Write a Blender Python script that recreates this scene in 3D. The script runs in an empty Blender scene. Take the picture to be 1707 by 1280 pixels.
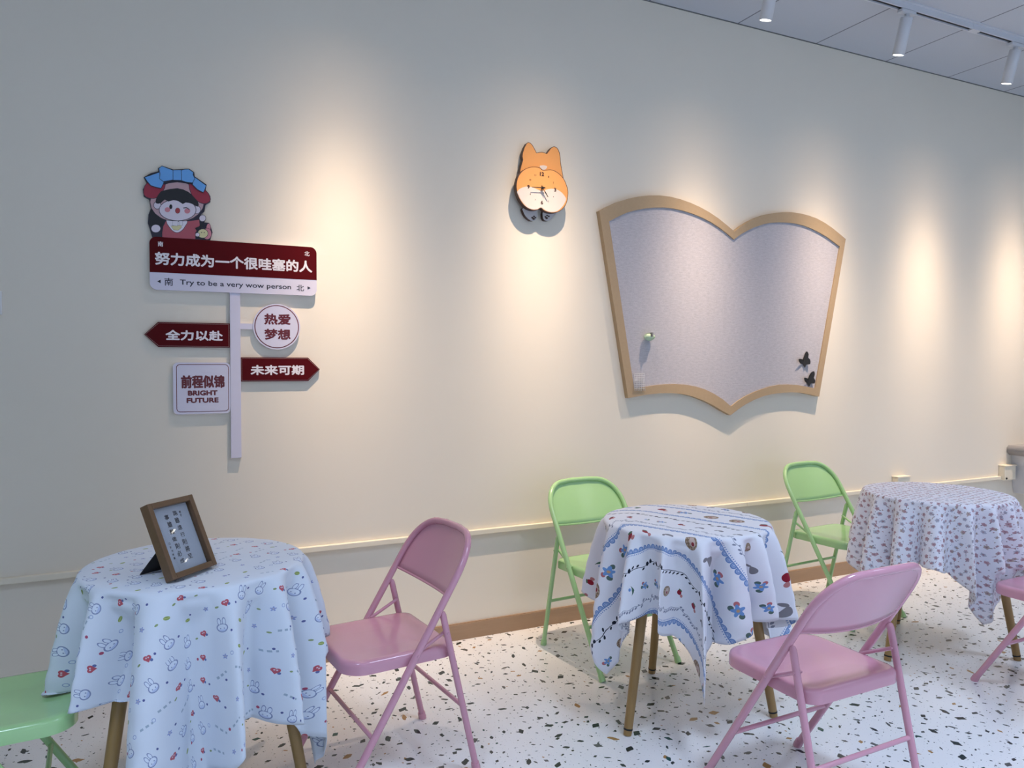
import bpy, math, random
import numpy as np
from mathutils import Vector, Matrix
random.seed(7)
PI = math.pi
SC = bpy.context.scene
COL = SC.collection

# ------------------------------------------------------------------ camera
def make_camera():
    f, yaw, pitch, roll, D, h = 1250.0, .4469, -.0296, .0024, 3.278, 1.315
    cam = bpy.data.cameras.new('camera'); co = bpy.data.objects.new('camera', cam); COL.objects.link(co)
    cam.sensor_width = 36; cam.lens = f / 1707 * 36; cam.clip_start = .05
    fw = np.array([np.sin(yaw)*np.cos(pitch), np.cos(yaw)*np.cos(pitch), np.sin(pitch)])
    r = np.array([np.cos(yaw), -np.sin(yaw), 0]); u = np.cross(r, fw)
    r2 = r*np.cos(roll)+u*np.sin(roll); u2 = -r*np.sin(roll)+u*np.cos(roll)
    M = np.eye(4); M[:3, 0] = r2; M[:3, 1] = u2; M[:3, 2] = -fw; M[:3, 3] = (0, -D, h)
    co.matrix_world = Matrix(M.tolist()); SC.camera = co
make_camera()

# ------------------------------------------------------------------ light and exposure
SC.view_settings.view_transform = 'Standard'; SC.view_settings.look = 'None'
SC.view_settings.gamma = 1; SC.view_settings.use_curve_mapping = False
SC.view_settings.exposure = 0.12
wd = bpy.data.worlds.new('daylight'); SC.world = wd; wd.use_nodes = True
wd.node_tree.nodes['Background'].inputs[0].default_value = (.55, .72, 1, 1)
wd.node_tree.nodes['Background'].inputs[1].default_value = 1.0
SPOT_W = 225.0; SPOT_COL = (1.0, .755, .56); SPOT_SIZE = math.radians(120); SPOT_TILT = math.radians(15)
DAY_W = 21.0; DAY_COL = (.72, .84, 1.0); FILL_W = 14.0; FILL_COL = (.58, .73, 1.0)
ROOM_X0, ROOM_X1, ROOM_Y, ROOM_H = -2.2, 8.6, -5.6, 3.2

def area_light(name, loc, rot, sx, sy, power, col, parent=None, spread=180):
    l = bpy.data.lights.new(name, 'AREA'); l.shape = 'RECTANGLE'; l.size = sx; l.size_y = sy
    l.energy = power; l.color = col; l.spread = math.radians(spread)
    o = bpy.data.objects.new(name, l); o.location = loc; o.rotation_euler = rot; COL.objects.link(o)
    if parent: o.parent = parent
    return o

# lamps that supply cool daylight, at four added windows unseen behind the camera
ADDED_WINDOWS = [(-1.7, .3), (.7, 2.7), (3.1, 5.1), (5.5, 7.5)]
WIN_Z = (.35, 2.65)
for a, b in ADDED_WINDOWS:
    area_light('daylight', ((a+b)/2, ROOM_Y+.42, sum(WIN_Z)/2), (math.radians(72), 0, PI), b-a-.1, WIN_Z[1]-WIN_Z[0]-.1, DAY_W, DAY_COL)
# (rotated so that the light faces +Y, into the room)

# added ceiling fill panels, out of view (their housings are built with the room)
FILL_PANELS = [(-.64, -2.38), (1.76, -2.38), (4.16, -2.38), (6.56, -2.38), (.56, -4.18), (2.96, -4.18), (5.36, -4.18)]
for px, py in FILL_PANELS:
    area_light('fill_glow', (px, py, ROOM_H-.035), (0, 0, 0), .54, .54, FILL_W, FILL_COL, spread=100)

# ------------------------------------------------------------------ node expression helper
class Mat:
    def __init__(s, name, rough=.5, color=(.8, .8, .8), metal=0, spec=.5, coat=0, emit=None, estr=0):
        s.m = bpy.data.materials.new(name); s.m.use_nodes = True; s.t = s.m.node_tree
        s.b = s.t.nodes['Principled BSDF']
        s.b.inputs['Base Color'].default_value = (*color, 1)
        s.b.inputs['Roughness'].default_value = rough; s.b.inputs['Metallic'].default_value = metal
        s.b.inputs['Specular IOR Level'].default_value = spec
        s.b.inputs['Coat Weight'].default_value = coat
        if emit:
            s.b.inputs['Emission Color'].default_value = (*emit, 1); s.b.inputs['Emission Strength'].default_value = estr
    def node(s, typ, **kw):
        n = s.t.nodes.new(typ)
        for k, v in kw.items(): setattr(n, k, v)
        return n
    def link(s, a, b): s.t.links.new(a.s if isinstance(a, V) else a, b)
    def put(s, inp, v):
        if isinstance(v, V): s.t.links.new(v.s, inp)
        elif isinstance(v, bpy.types.NodeSocket): s.t.links.new(v, inp)
        else: inp.default_value = v
    def math(s, op, a, b=None, c=None):
        n = s.node('ShaderNodeMath', operation=op)
        s.put(n.inputs[0], a)
        if b is not None: s.put(n.inputs[1], b)
        if c is not None: s.put(n.inputs[2], c)
        return V(s, n.outputs[0])
    def mix(s, fac, a, b):
        n = s.node('ShaderNodeMix', data_type='RGBA')
        s.put(n.inputs[0], fac)
        for i, x in ((6, a), (7, b)):
            if isinstance(x, tuple): n.inputs[i].default_value = (*x[:3], 1)
            else: s.put(n.inputs[i], x)
        return V(s, n.outputs[2])
    def comb(s, x, y, z=0.0):
        n = s.node('ShaderNodeCombineXYZ')
        for i, q in enumerate((x, y, z)): s.put(n.inputs[i], q)
        return V(s, n.outputs[0])
    def sep(s, v):
        n = s.node('ShaderNodeSeparateXYZ'); s.put(n.inputs[0], v)
        return tuple(V(s, o) for o in n.outputs)
    def rnd(s, x, y, seed=0.0):
        n = s.node('ShaderNodeTexWhiteNoise', noise_dimensions='3D'); s.put(n.inputs['Vector'], s.comb(x, y, seed))
        q = s.node('ShaderNodeSeparateColor'); s.link(n.outputs['Color'], q.inputs[0])
        return V(s, n.outputs['Value']), V(s, q.outputs[0]), V(s, q.outputs[1]), V(s, q.outputs[2])
    def noise(s, vec, scale, detail=2.0, rough=.5):
        n = s.node('ShaderNodeTexNoise'); s.put(n.inputs['Vector'], vec)
        n.inputs['Scale'].default_value = scale; n.inputs['Detail'].default_value = detail; n.inputs['Roughness'].default_value = rough
        return V(s, n.outputs[0])
    def uv(s):
        n = s.node('ShaderNodeUVMap', uv_map='cloth_uv'); return V(s, n.outputs[0])
    def pos(s):
        return V(s, s.node('ShaderNodeTexCoord').outputs['Object'])
    def bump(s, h, strength=.3, dist=.002):
        n = s.node('ShaderNodeBump'); s.put(n.inputs['Height'], h)
        n.inputs['Strength'].default_value = strength; n.inputs['Distance'].default_value = dist
        s.link(n.outputs[0], s.b.inputs['Normal'])
    def color(s, v): s.put(s.b.inputs['Base Color'], v)
    def scaled(s, v, sc):
        n = s.node('ShaderNodeVectorMath', operation='MULTIPLY'); s.put(n.inputs[0], v); n.inputs[1].default_value = sc
        return V(s, n.outputs[0])
class V:
    def __init__(s, m, sock): s.m = m; s.s = sock
    def __add__(a, b): return a.m.math('ADD', a, b)
    __radd__ = __add__
    def __sub__(a, b): return a.m.math('SUBTRACT', a, b)
    def __rsub__(a, b): return a.m.math('SUBTRACT', b, a)
    def __mul__(a, b): return a.m.math('MULTIPLY', a, b)
    __rmul__ = __mul__
    def __truediv__(a, b): return a.m.math('DIVIDE', a, b)
    def __neg__(a): return a.m.math('MULTIPLY', a, -1.0)
    def abs(a): return a.m.math('ABSOLUTE', a)
    def floor(a): return a.m.math('FLOOR', a)
    def fract(a): return a.m.math('FRACT', a)
    def sin(a): return a.m.math('SINE', a)
    def cos(a): return a.m.math('COSINE', a)
    def sqrt(a): return a.m.math('SQRT', a)
    def lt(a, b): return a.m.math('LESS_THAN', a, b)
    def gt(a, b): return a.m.math('GREATER_THAN', a, b)
    def max(a, b): return a.m.math('MAXIMUM', a, b)
    def min(a, b): return a.m.math('MINIMUM', a, b)
    def atan2(a, b): return a.m.math('ARCTAN2', a, b)
    def between(a, lo, hi): return a.gt(lo)*a.lt(hi)
def hyp(x, y): return (x*x+y*y).sqrt()

# ------------------------------------------------------------------ mesh helpers
class MB:
    def __init__(s): s.v = []; s.f = []; s.mi = []; s.sm = []
    def add(s, verts, faces, mi=0, smooth=False):
        k = len(s.v); s.v += [tuple(map(float, p)) for p in verts]
        for f in faces: s.f.append([i+k for i in f]); s.mi.append(mi); s.sm.append(smooth)
    def box(s, a, b, mi=0):
        x0, y0, z0 = a; x1, y1, z1 = b
        s.add([(x0,y0,z0),(x1,y0,z0),(x1,y1,z0),(x0,y1,z0),(x0,y0,z1),(x1,y0,z1),(x1,y1,z1),(x0,y1,z1)],
              [(0,3,2,1),(4,5,6,7),(0,1,5,4),(1,2,6,5),(2,3,7,6),(3,0,4,7)], mi)
    def tube(s, pts, r, n=14, mi=0, cap=True, smooth=True):
        P = [Vector(p) for p in pts]; R = r if isinstance(r, (list, tuple)) else [r]*len(P)
        T = [(P[min(i+1, len(P)-1)]-P[max(i-1, 0)]).normalized() for i in range(len(P))]
        a = Vector((0, 0, 1)) if abs(T[0].z) < .9 else Vector((0, 1, 0))
        nrm = (a-T[0]*a.dot(T[0])).normalized(); vs = []
        for i, p in enumerate(P):
            nrm = (nrm-T[i]*nrm.dot(T[i])).normalized(); bn = T[i].cross(nrm)
            for k in range(n):
                t = 2*PI*k/n; vs.append(p+(nrm*math.cos(t)+bn*math.sin(t))*R[i])
        fs = [(i*n+k, i*n+(k+1) % n, (i+1)*n+(k+1) % n, (i+1)*n+k) for i in range(len(P)-1) for k in range(n)]
        s.add(vs, fs, mi, smooth)
        if cap:
            s.add(vs[:n], [tuple(range(n-1, -1, -1))], mi); s.add(vs[-n:], [tuple(range(n))], mi)
    def lathe(s, prof, c, n=32, mi=0, smooth=True, M=None):
        vs = []
        for r, z in prof:
            for k in range(n):
                t = 2*PI*k/n; p = Vector((r*math.cos(t), r*math.sin(t), z))
                if M: p = M @ p
                vs.append((p.x+c[0], p.y+c[1], p.z+c[2]))
        fs = [(i*n+k, i*n+(k+1) % n, (i+1)*n+(k+1) % n, (i+1)*n+k) for i in range(len(prof)-1) for k in range(n)]
        s.add(vs, fs, mi, smooth)
    def prism(s, poly, y0, y1, mi=0, mi_side=None):
        """poly in wall x,z; front face at y0 (towards the room, more negative), back at y1"""
        n = len(poly); A = sum(poly[i][0]*poly[(i+1) % n][1]-poly[(i+1) % n][0]*poly[i][1] for i in range(n))
        if A < 0: poly = poly[::-1]
        vs = [(x, y0, z) for x, z in poly]+[(x, y1, z) for x, z in poly]
        s.add(vs, [tuple(range(n))], mi)
        s.add(vs, [tuple(range(2*n-1, n-1, -1))]+[(i, i+n, (i+1) % n+n, (i+1) % n) for i in range(n)], mi if mi_side is None else mi_side)
    def build(s, name, mats, parent=None, loc=None):
        me = bpy.data.meshes.new(name); me.from_pydata(s.v, [], s.f)
        for m in (mats if isinstance(mats, (list, tuple)) else [mats]): me.materials.append(m.m if isinstance(m, Mat) else m)
        me.polygons.foreach_set('material_index', s.mi); me.polygons.foreach_set('use_smooth', s.sm); me.update()
        o = bpy.data.objects.new(name, me); COL.objects.link(o)
        if parent: o.parent = parent
        if loc: o.location = loc
        return o
def bevel(o, w, seg=2):
    m = o.modifiers.new('bevel', 'BEVEL'); m.width = w; m.segments = seg; m.limit_method = 'ANGLE'; m.angle_limit = math.radians(40); return o
def tag(o, label, cat, group=None):
    o['label'] = label; o['category'] = cat
    if group: o['group'] = group
    return o
def thing(name, label, cat, loc=(0, 0, 0), rz=0, group=None):
    o = bpy.data.objects.new(name, None); COL.objects.link(o); o.location = loc; o.rotation_euler.z = rz
    o.empty_display_size = .05
    return tag(o, label, cat, group)
def struct(o): o['kind'] = 'structure'; return o
def dup(root, loc, rz, label):
    r = root.copy(); COL.objects.link(r); r.location = loc; r.rotation_euler.z = rz; r['label'] = label
    for ch in list(root.children):
        c = ch.copy(); COL.objects.link(c); c.parent = r; c.matrix_parent_inverse = ch.matrix_parent_inverse.copy()
        for g in list(ch.children):
            d = g.copy(); COL.objects.link(d); d.parent = c
    return r
def round_rect(x0, x1, y0, y1, r, n=6):
    if not isinstance(r, (list, tuple)): r = [r]*4
    out = []
    for (cx, cy, a), q in zip(((x1, y1, 0), (x0, y1, 90), (x0, y0, 180), (x1, y0, 270)), r):
        sx = -1 if cx == x1 else 1; sy = -1 if cy == y1 else 1
        for k in range(n+1):
            t = math.radians(a+90*k/n); out.append((cx+sx*q+q*math.cos(t), cy+sy*q+q*math.sin(t)))
    return out
_ink = {}
def text(s, x0, x1, zc, h, y, mat, parent, bold=.02, name='lettering', depth=.0003, origin=None):
    """flat lettering fitted to x0..x1 and height h, centred on zc, facing the room (-Y)"""
    cu = bpy.data.curves.new('t', 'FONT'); cu.body = s; cu.resolution_u = 3
    ob = bpy.data.objects.new('t', cu); COL.objects.link(ob)
    dg = bpy.context.evaluated_depsgraph_get(); me = bpy.data.meshes.new_from_object(ob.evaluated_get(dg))
    bpy.data.objects.remove(ob)
    nv = len(me.vertices); co = np.zeros(nv*3); me.vertices.foreach_get('co', co); co = co.reshape(-1, 3)
    lo, hi = co.min(0), co.max(0); pad = bold*h*.9
    sx = (x1-x0-2*pad)/(hi[0]-lo[0]); sz = (h-2*pad)/(hi[1]-lo[1])
    polys = [list(q.vertices) for q in me.polygons]; vs = []; fs = []
    # strokes are thickened by laying slightly shifted copies of the outline over each other
    sh = [(0, 0), (1, 0), (-1, 0), (0, 1), (0, -1), (.7, .7), (-.7, .7), (.7, -.7), (-.7, -.7)] if pad > 0 else [(0, 0)]
    for i, (dx, dz) in enumerate(sh):
        out = np.stack([x0+pad+(co[:, 0]-lo[0])*sx+dx*pad, np.full(nv, y-.000006*i), zc-h/2+pad+(co[:, 1]-lo[1])*sz+dz*pad], -1)
        fs += [[k+len(vs) for k in q] for q in polys]; vs += out.tolist()
    me2 = bpy.data.meshes.new(name); me2.from_pydata(vs, [], fs); me2.update(); bpy.data.meshes.remove(me); me = me2
    me.materials.clear(); me.materials.append(mat.m)
    o = bpy.data.objects.new(name, me); COL.objects.link(o)
    if parent: o.parent = parent
    return o
# ------------------------------------------------------------------ materials
def wall_mat():
    m = Mat('wall_paint', .62, (.80, .745, .64), spec=.25); p = m.pos()
    n1 = m.noise(p, 1.3, 3); n2 = m.noise(p, 240, 2)
    m.color(m.mix(n1*.5, (.80, .747, .64), (.77, .715, .61))); m.bump(n2, .12, .0012)
    return m
M_WALL = wall_mat()
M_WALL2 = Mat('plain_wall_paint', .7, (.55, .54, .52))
def ceiling_mat():
    m = Mat('ceiling_tile', .85, (.5, .5, .52), spec=.2); p = m.pos(); x, y, z = m.sep(p)
    gx = ((x-2.3585+60*.6)/.6).fract(); gy = ((-y+.02)/.6).fract()
    line = (gx-.5).abs().gt(.5-.0075).max((gy-.5).abs().gt(.5-.0075))
    sp = m.noise(p, 180, 2)
    base = m.mix(sp, (.56, .59, .64), (.50, .53, .58))
    m.color(m.mix(line, base, (.20, .20, .24))); m.bump(line*-1.0+sp*.12, .4, .003)
    return m
M_CEIL = ceiling_mat()
def terrazzo():
    m = Mat('terrazzo_floor', .16, (.8, .8, .8), spec=.5); p = m.pos()
    warp = m.node('ShaderNodeTexNoise'); m.put(warp.inputs['Vector'], p); warp.inputs['Scale'].default_value = 45; warp.inputs['Detail'].default_value = 1
    wx, wy, _ = m.sep(V(m, warp.outputs['Color'])); x, y, _ = m.sep(p)
    x = x+(wx-.5)*.007; y = y+(wy-.5)*.007
    col = None; base = m.mix(m.noise(p, 3, 3), (.83, .82, .81), (.78, .78, .79)); col = base
    for cell, amax, amin, prob, seed in ((.017, .0016, .0008, .55, 3.), (.031, .0052, .002, .55, 9.), (.052, .012, .005, .6, 5.), (.088, .022, .010, .66, 1.)):
        u = x/cell; v = y/cell; iu = u.floor(); iv = v.floor()
        r0, r1, r2, r3 = m.rnd(iu, iv, seed); q0, q1, q2, q3 = m.rnd(iu, iv, seed+.5)
        mar = amax/cell
        lx = (u-iu-.5-(r1-.5)*(1-2*mar))*cell; ly = (v-iv-.5-(r2-.5)*(1-2*mar))*cell
        a = r3*6.283; ca, sa = a.cos(), a.sin(); X = lx*ca-ly*sa; Y = lx*sa+ly*ca
        size = amin+(amax-amin)*q1; asp = .25+.6*q2
        d = (X.abs()/size).max(Y.abs()/(size*asp)).max((X*.75+Y*(.5+q3)).abs()/(size*(.42+.5*asp))).max((X*.6-Y*1.1).abs()/(size*(.5+.45*q3)))
        inside = d.lt(1.0)*r0.lt(prob)
        c = m.mix(q0.gt(.955), (.012, .028, .030), (.36, .20, .07))
        c = m.mix(q0.between(.66, .78), c, (.10, .105, .10)); c = m.mix(q0.between(.40, .46), c, (.01, .07, .06))
        col = m.mix(inside, col, c)
    m.color(col); m.put(m.b.inputs['Roughness'], .13+.12*m.noise(p, 14, 3))
    return m
M_FLOOR = terrazzo()
def wood(name, a, b, scale=(1, 1, 1), rough=.45, fine=60):
    m = Mat(name, rough, a); p = m.scaled(m.pos(), scale); n = m.noise(p, fine, 4, .6); n2 = m.noise(p, fine*.2, 2)
    m.color(m.mix((n*.6+n2*.5-.2).min(1.0), a, b)); m.bump(n, .1, .001); return m
M_BASE = wood('baseboard_wood', (.40, .265, .165), (.29, .18, .105), (1.2, 20, 20), .45, 8)
M_LEG = wood('table_leg_wood', (.36, .22, .075), (.25, .145, .045), (30, 30, 3), .35, 8)
M_PHOTO = wood('photo_frame_wood', (.17, .095, .045), (.095, .05, .025), (6, 60, 60), .4, 5)
M_BOARDW = wood('pinboard_border', (.45, .33, .20), (.37, .265, .155), (60, 60, 60), .6, 6)
M_LEDGE = Mat('ledge_plastic', .45, (.80, .74, .60))
def felt():
    m = Mat('pinboard_felt', .95, (.5, .5, .5), spec=.1); p = m.pos()
    a = m.noise(m.scaled(p, (35, 1, 150)), 1.0, 4, .7); b = m.noise(m.scaled(p, (160, 1, 420)), 1.0, 3, .6)
    f = ((a*.6+b*.5-.3)*2.0).max(0.0).min(1.0)
    m.color(m.mix(f, (.34, .335, .375), (.60, .585, .615))); m.bump(b, .3, .001); return m
M_FELT = felt()
def paint(name, c): 
    m = Mat(name, .22, c, spec=.5, coat=.5); m.b.inputs['Coat Roughness'].default_value = .12
    m.bump(m.noise(m.pos(), 90, 2), .03, .001); return m
M_PINK = paint('pink_enamel', (.64, .305, .385)); M_GREEN = paint('green_enamel', (.38, .64, .29))
M_WHITE = Mat('white_plastic', .4, (.78, .78, .78)); M_TRACK = Mat('white_enamel_track', .35, (.62, .64, .68)); M_SLOT = Mat('black_slot', .6, (.01, .01, .012))
M_LENS = Mat('lamp_lens', .4, (1, 1, 1), emit=(1, .93, .82), estr=14)
M_ACRYL = Mat('white_acrylic', .22, (.66, .64, .76)); M_ACRYL_RED = Mat('maroon_print', .45, (.085, .002, .004), spec=.10); M_INKRED = Mat('dark_red_print', .4, (.12, .006, .012))
M_INK = Mat('dark_print', .5, (.012, .012, .03)); M_PRINTW = Mat('white_print', .4, (.80, .76, .80))
PRINT = {k: Mat('print_'+k, .3, c) for k, c in dict(ink=(.015, .012, .03), black=(.006, .006, .01), hood=(.50, .33, .36), red=(.33, .022, .05), skin=(.68, .63, .72),
         pink=(.60, .22, .27), mouth=(.38, .04, .05), dress=(.42, .085, .115), white=(.72, .70, .78), yellow=(.66, .62, .34), blue=(.13, .38, .78)).items()}
M_CLK_O = Mat('clock_orange', .5, (.78, .36, .12), spec=.25); M_CLK_W = Mat('clock_cream', .5, (.70, .62, .57), spec=.25); M_CLK_E = Mat('clock_brown_edge', .5, (.055, .022, .012)); M_PAW = Mat('clock_paw_white', .4, (.55, .52, .52))
M_BLACK = Mat('black_card', .6, (.008, .008, .009)); M_PAPER = Mat('print_paper', .7, (.62, .68, .78))
M_GLASS = Mat('frame_glass', .02, (1, 1, 1)); M_GLASS.b.inputs['Transmission Weight'].default_value = 1.0; M_GLASS.b.inputs['IOR'].default_value = 1.45
M_PANE = Mat('window_pane', .0, (1, 1, 1)); M_PANE.b.inputs['Transmission Weight'].default_value = 1.0; M_PANE.b.inputs['IOR'].default_value = 1.02
M_GREY = Mat('grey_rim_plastic', .4, (.26, .26, .27)); M_TUB = Mat('white_tub_plastic', .35, (.60, .62, .66)); M_PALEG = Mat('pale_green_plastic', .35, (.55, .72, .50)); M_WIRE = Mat('white_wire', .4, (.75, .75, .76))

def weave(m, uv, s=.12): m.bump(m.noise(m.scaled(uv, (900, 900, 1)), 1.0, 1)+m.noise(uv, 14, 3)*2.0, s, .0012)
def rot(X, Y, a):
    ca, sa = a.cos(), a.sin(); return X*ca-Y*sa, X*sa+Y*ca
def soft_cloth(m):
    m.b.inputs['Roughness'].default_value = .85; m.b.inputs['Specular IOR Level'].default_value = .2
    try: m.b.inputs['Sheen Weight'].default_value = .15
    except Exception: pass
def cloth_bunny():
    m = Mat('cloth_small_motifs', .85, (.7, .75, .8)); soft_cloth(m); uv = m.uv(); x, y, _ = m.sep(uv)
    col = m.mix(m.noise(uv, 5, 2), (.71, .76, .84), (.68, .74, .82)); x = x/1.3; y = y/1.3
    ink = (.24, .29, .46)
    def cells(cell, seed, ox=0., jit=.3):
        iv = (y/cell).floor(); sh = (iv*.5).fract()
        u = x/cell+ox+sh; v = y/cell; iu = u.floor()
        r = m.rnd(iu, iv, seed); q = m.rnd(iu, iv, seed+.4)
        return (u-iu-.5-(r[1]-.5)*jit)*cell, (v-iv-.5-(r[2]-.5)*jit)*cell, r, q
    # big motifs: outlined rabbit heads, red hearts, leaves, blue flowers, short stripes of lettering
    X, Y, r, q = cells(.046, 2.)
    X, Y = rot(X, Y, (q[1]-.5)*1.0)
    t = r[0]
    head = hyp(X, Y*1.25); e1 = hyp((X+.0045)*2.2, Y-.0125); e2 = hyp((X-.0045)*2.2, Y-.0125)
    body = head.min(e1*1.5)
    sd = (head-.0098).min((e1-.0068)).min(e2-.0068)
    rab = t.lt(.30)
    fill = sd.lt(0.0); line = sd.abs().lt(.0011)
    col = m.mix(rab*fill, col, (.72, .78, .88)); col = m.mix(rab*fill*Y.lt(-.003), col, (.50, .58, .78))
    eyes = hyp(X.abs()-.0035, Y+.001).lt(.0012)
    col = m.mix(rab*(line.max(eyes)), col, ink)
    heart = (hyp(X.abs()-.0032, Y-.002).lt(.0042)).max((X.abs()+Y.abs()*.8+Y*-.1).lt(.0065)*Y.lt(.002))
    berry = hyp(X-.006, Y+.004).lt(.0028)
    ht = t.between(.30, .47)
    col = m.mix(ht*berry, col, (.12, .16, .36)); col = m.mix(ht*heart, col, (.50, .10, .13)); col = m.mix(ht*hyp(X.abs()-.002, Y-.002).lt(.0014), col, (.7, .6, .66))
    lf = t.between(.47, .62); leaf = hyp(X*1.0, Y*1.7).lt(.0062)
    col = m.mix(lf*leaf, col, (.26, .36, .11)); col = m.mix(lf*leaf*Y.abs().lt(.0006), col, (.5, .5, .2))
    fl = t.between(.62, .80); ang = Y.atan2(X); pet = hyp(X, Y)-(.0042+.0014*(ang*5.0).cos())
    col = m.mix(fl*pet.lt(0.0), col, (.30, .36, .62)); col = m.mix(fl*hyp(X, Y).lt(.0014), col, (.55, .5, .5))
    tx = t.gt(.80); gl = (X*520.0).sin().gt(-.25)*Y.abs().lt(.0022)*X.abs().lt(.0155)
    col = m.mix(tx*gl*.8, col, (.27, .36, .45))
    # small dots and rings between them
    X, Y, r, q = cells(.046, 12., .5, .5); d = hyp(X, Y)
    col = m.mix(r[0].lt(.35)*d.lt(.0024), col, (.10, .12, .30)); col = m.mix(r[0].between(.35, .55)*(d-.0034).abs().lt(.0006), col, (.3, .38, .6))
    col = m.mix(r[0].between(.55, .75)*hyp(X, Y*2.0).lt(.0038), col, (.27, .35, .16)); col = m.mix(r[0].between(.75, .85)*d.lt(.003), col, (.42, .08, .14))
    m.color(col); weave(m, uv); return m
def cloth_bands():
    m = Mat('cloth_lace_bands', .85, (.7, .7, .78)); soft_cloth(m); uv = m.uv(); x, y, _ = m.sep(uv)
    col = m.mix(m.noise(uv, 6, 2), (.84, .84, .88), (.80, .81, .87)); x = x/1.6; y = y/1.6
    P = .235; b = (y/P+20.13); ib = b.floor(); yy = (b-ib)*P
    blue = (.15, .26, .52); black = (.012, .016, .03); grey = (.22, .24, .32)
    def lace(col, y0, sgn):
        L = .0145; w = (yy-y0)*sgn; u = x/L; uu = (u.fract()-.5)*L
        ring = (hyp(uu, w)-.0056).abs().lt(.0013)*w.gt(-.002); inner = (hyp(uu, w)-.0026).abs().lt(.0006)
        bar = (w+.0025).abs().lt(.0010); dots = ((x/.0048).fract()-.5).abs().lt(.2)*(w+.0065).abs().lt(.0013)
        col = m.mix(hyp(uu, w).lt(.0056)*w.gt(-.002), col, (.42, .52, .72))
        return m.mix(ring.max(inner).max(bar).max(dots), col, blue)
    def vine(col, y0, ink, amp, L, thick, berry):
        w = yy-y0; s = (x*(6.283/L)).sin(); stem = (w-s*amp).abs().lt(thick)
        k = x/(L*.25); ik = k.floor(); uu = (k-ik-.5)*(L*.25); r = m.rnd(ik, ib, y0*50)
        side = (r[1]-.5).gt(0.0)*2.0-1.0
        lx, ly = uu+.001, w-s*amp-side*.0045; a = hyp((lx+ly*.7)*.8, (ly-lx*.7)*1.8).lt(.0042)
        br = hyp(uu, w-s*amp-side*.002).lt(berry)*r[0].gt(.6)
        return m.mix(stem.max(a*r[0].lt(.75)).max(br), col, ink)
    col = vine(col, .012, black, .0022, .05, .0007, .0046)
    col = lace(col, .050, 1.); col = lace(col, .138, -1.)
    col = vine(col, .168, grey, .0016, .03, .0006, .0018)
    # motif rows
    def motifs(col, y0, cell, seed, sc):
        k = x/cell; ik = k.floor(); r = m.rnd(ik, ib, seed); q = m.rnd(ik, ib, seed+.3)
        X = (k-ik-.5-(r[1]-.5)*.3)*cell/sc; Y = (yy-y0-(r[2]-.5)*.008)/sc; X, Y = rot(X, Y, (q[1]-.5)*1.2); t = r[0]
        ang = Y.atan2(X); d = hyp(X, Y)
        f = t.lt(.24); col = m.mix(f*hyp(X.abs()-.012, Y+.004).lt(.005), col, (.10, .16, .14)); col = m.mix(f*hyp(X+.010, Y-.008).lt(.005), col, (.5, .16, .17))
        col = m.mix(f*d.lt(.0095+.003*(ang*5.).cos()), col, (.16, .32, .62)); col = m.mix(f*d.lt(.003), col, (.55, .35, .2))
        s = t.between(.24, .46); bd = hyp(X*(1.0+Y*18.), Y); col = m.mix(s*bd.lt(.009), col, (.28, .012, .03)); col = m.mix(s*hyp(X*.8, (Y-.0085)*2.2).lt(.006), col, (.08, .14, .08)); col = m.mix(s*hyp(X-.013, Y+.006).lt(.0055), col, (.5, .2, .2))
        g = t.between(.46, .62); bag = hyp(X*.95, Y).lt(.0155); col = m.mix(g*bag, col, (.23, .15, .09)); col = m.mix(g*bag*((X*900).sin()+(Y*900.).sin()).gt(.3), col, (.42, .32, .24)); col = m.mix(g*hyp(X-.003, Y*.8).lt(.008), col, (.55, .42, .36)); col = m.mix(g*hyp(X-.003, Y+.004).lt(.004), col, (.25, .03, .04))
        a = t.between(.62, .80); an = hyp(X*.6, Y+X*X*25.-.003).lt(.007); col = m.mix(a*an.max(hyp(X+.012, Y*.5+.004).lt(.0035)), col, (.21, .20, .22))
        l = t.gt(.80); lf = (Y.abs().lt(.016))*(X-.004-Y*Y*-30.).abs().lt((.016-Y.abs())*.28); col = m.mix(l*lf, col, (.06, .14, .10)); col = m.mix(l*hyp(X+.008, Y-.004).lt(.005), col, (.16, .30, .60))
        return col
    col = motifs(col, .094, .066, 4., 1.1); col = motifs(col, .203, .046, 8., .7)
    m.color(col); weave(m, uv); return m
def cloth_floral():
    m = Mat('cloth_dense_flowers', .85, (.7, .7, .75)); soft_cloth(m); uv = m.uv(); x, y, _ = m.sep(uv)
    col = m.mix(m.noise(uv, 6, 2), (.84, .82, .87), (.80, .79, .86))
    for cell, seed, rad, pr in ((.0285, 1., .0082, .84), (.0285, 6., .0056, .6), (.02, 9., .0024, .6)):
        iv = (y/cell).floor(); sh = (iv*.5).fract()+seed*.37; u = x/cell+sh; v = y/cell+(seed*.21); iv = v.floor(); iu = u.floor()
        r = m.rnd(iu, iv, seed); q = m.rnd(iu, iv, seed+.5)
        X = (u-iu-.5-(r[1]-.5)*.4)*cell; Y = (v-iv-.5-(r[2]-.5)*.4)*cell; X, Y = rot(X, Y, q[1]*6.28)
        ang = Y.atan2(X); d = hyp(X*1.1, Y)
        ins = d.lt(rad*(.85+.15*q[2])+(ang*5.).cos()*(rad*.12))*r[0].lt(pr)
        c = m.mix(q[0].gt(.62), (.46, .27, .30), (.42, .42, .50)); c = m.mix(q[0].lt(.14), c, (.42, .33, .28))
        leaf = hyp((X-rad*1.1)*1.0, Y*2.4).lt(rad*.5)*r[0].lt(pr)*q[0].lt(.5)
        col = m.mix(leaf, col, (.20, .20, .22)); col = m.mix(ins*.9, col, c); col = m.mix(ins*d.lt(rad*.35), col, (.34, .2, .23))
    m.color(col); weave(m, uv); return m
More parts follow.
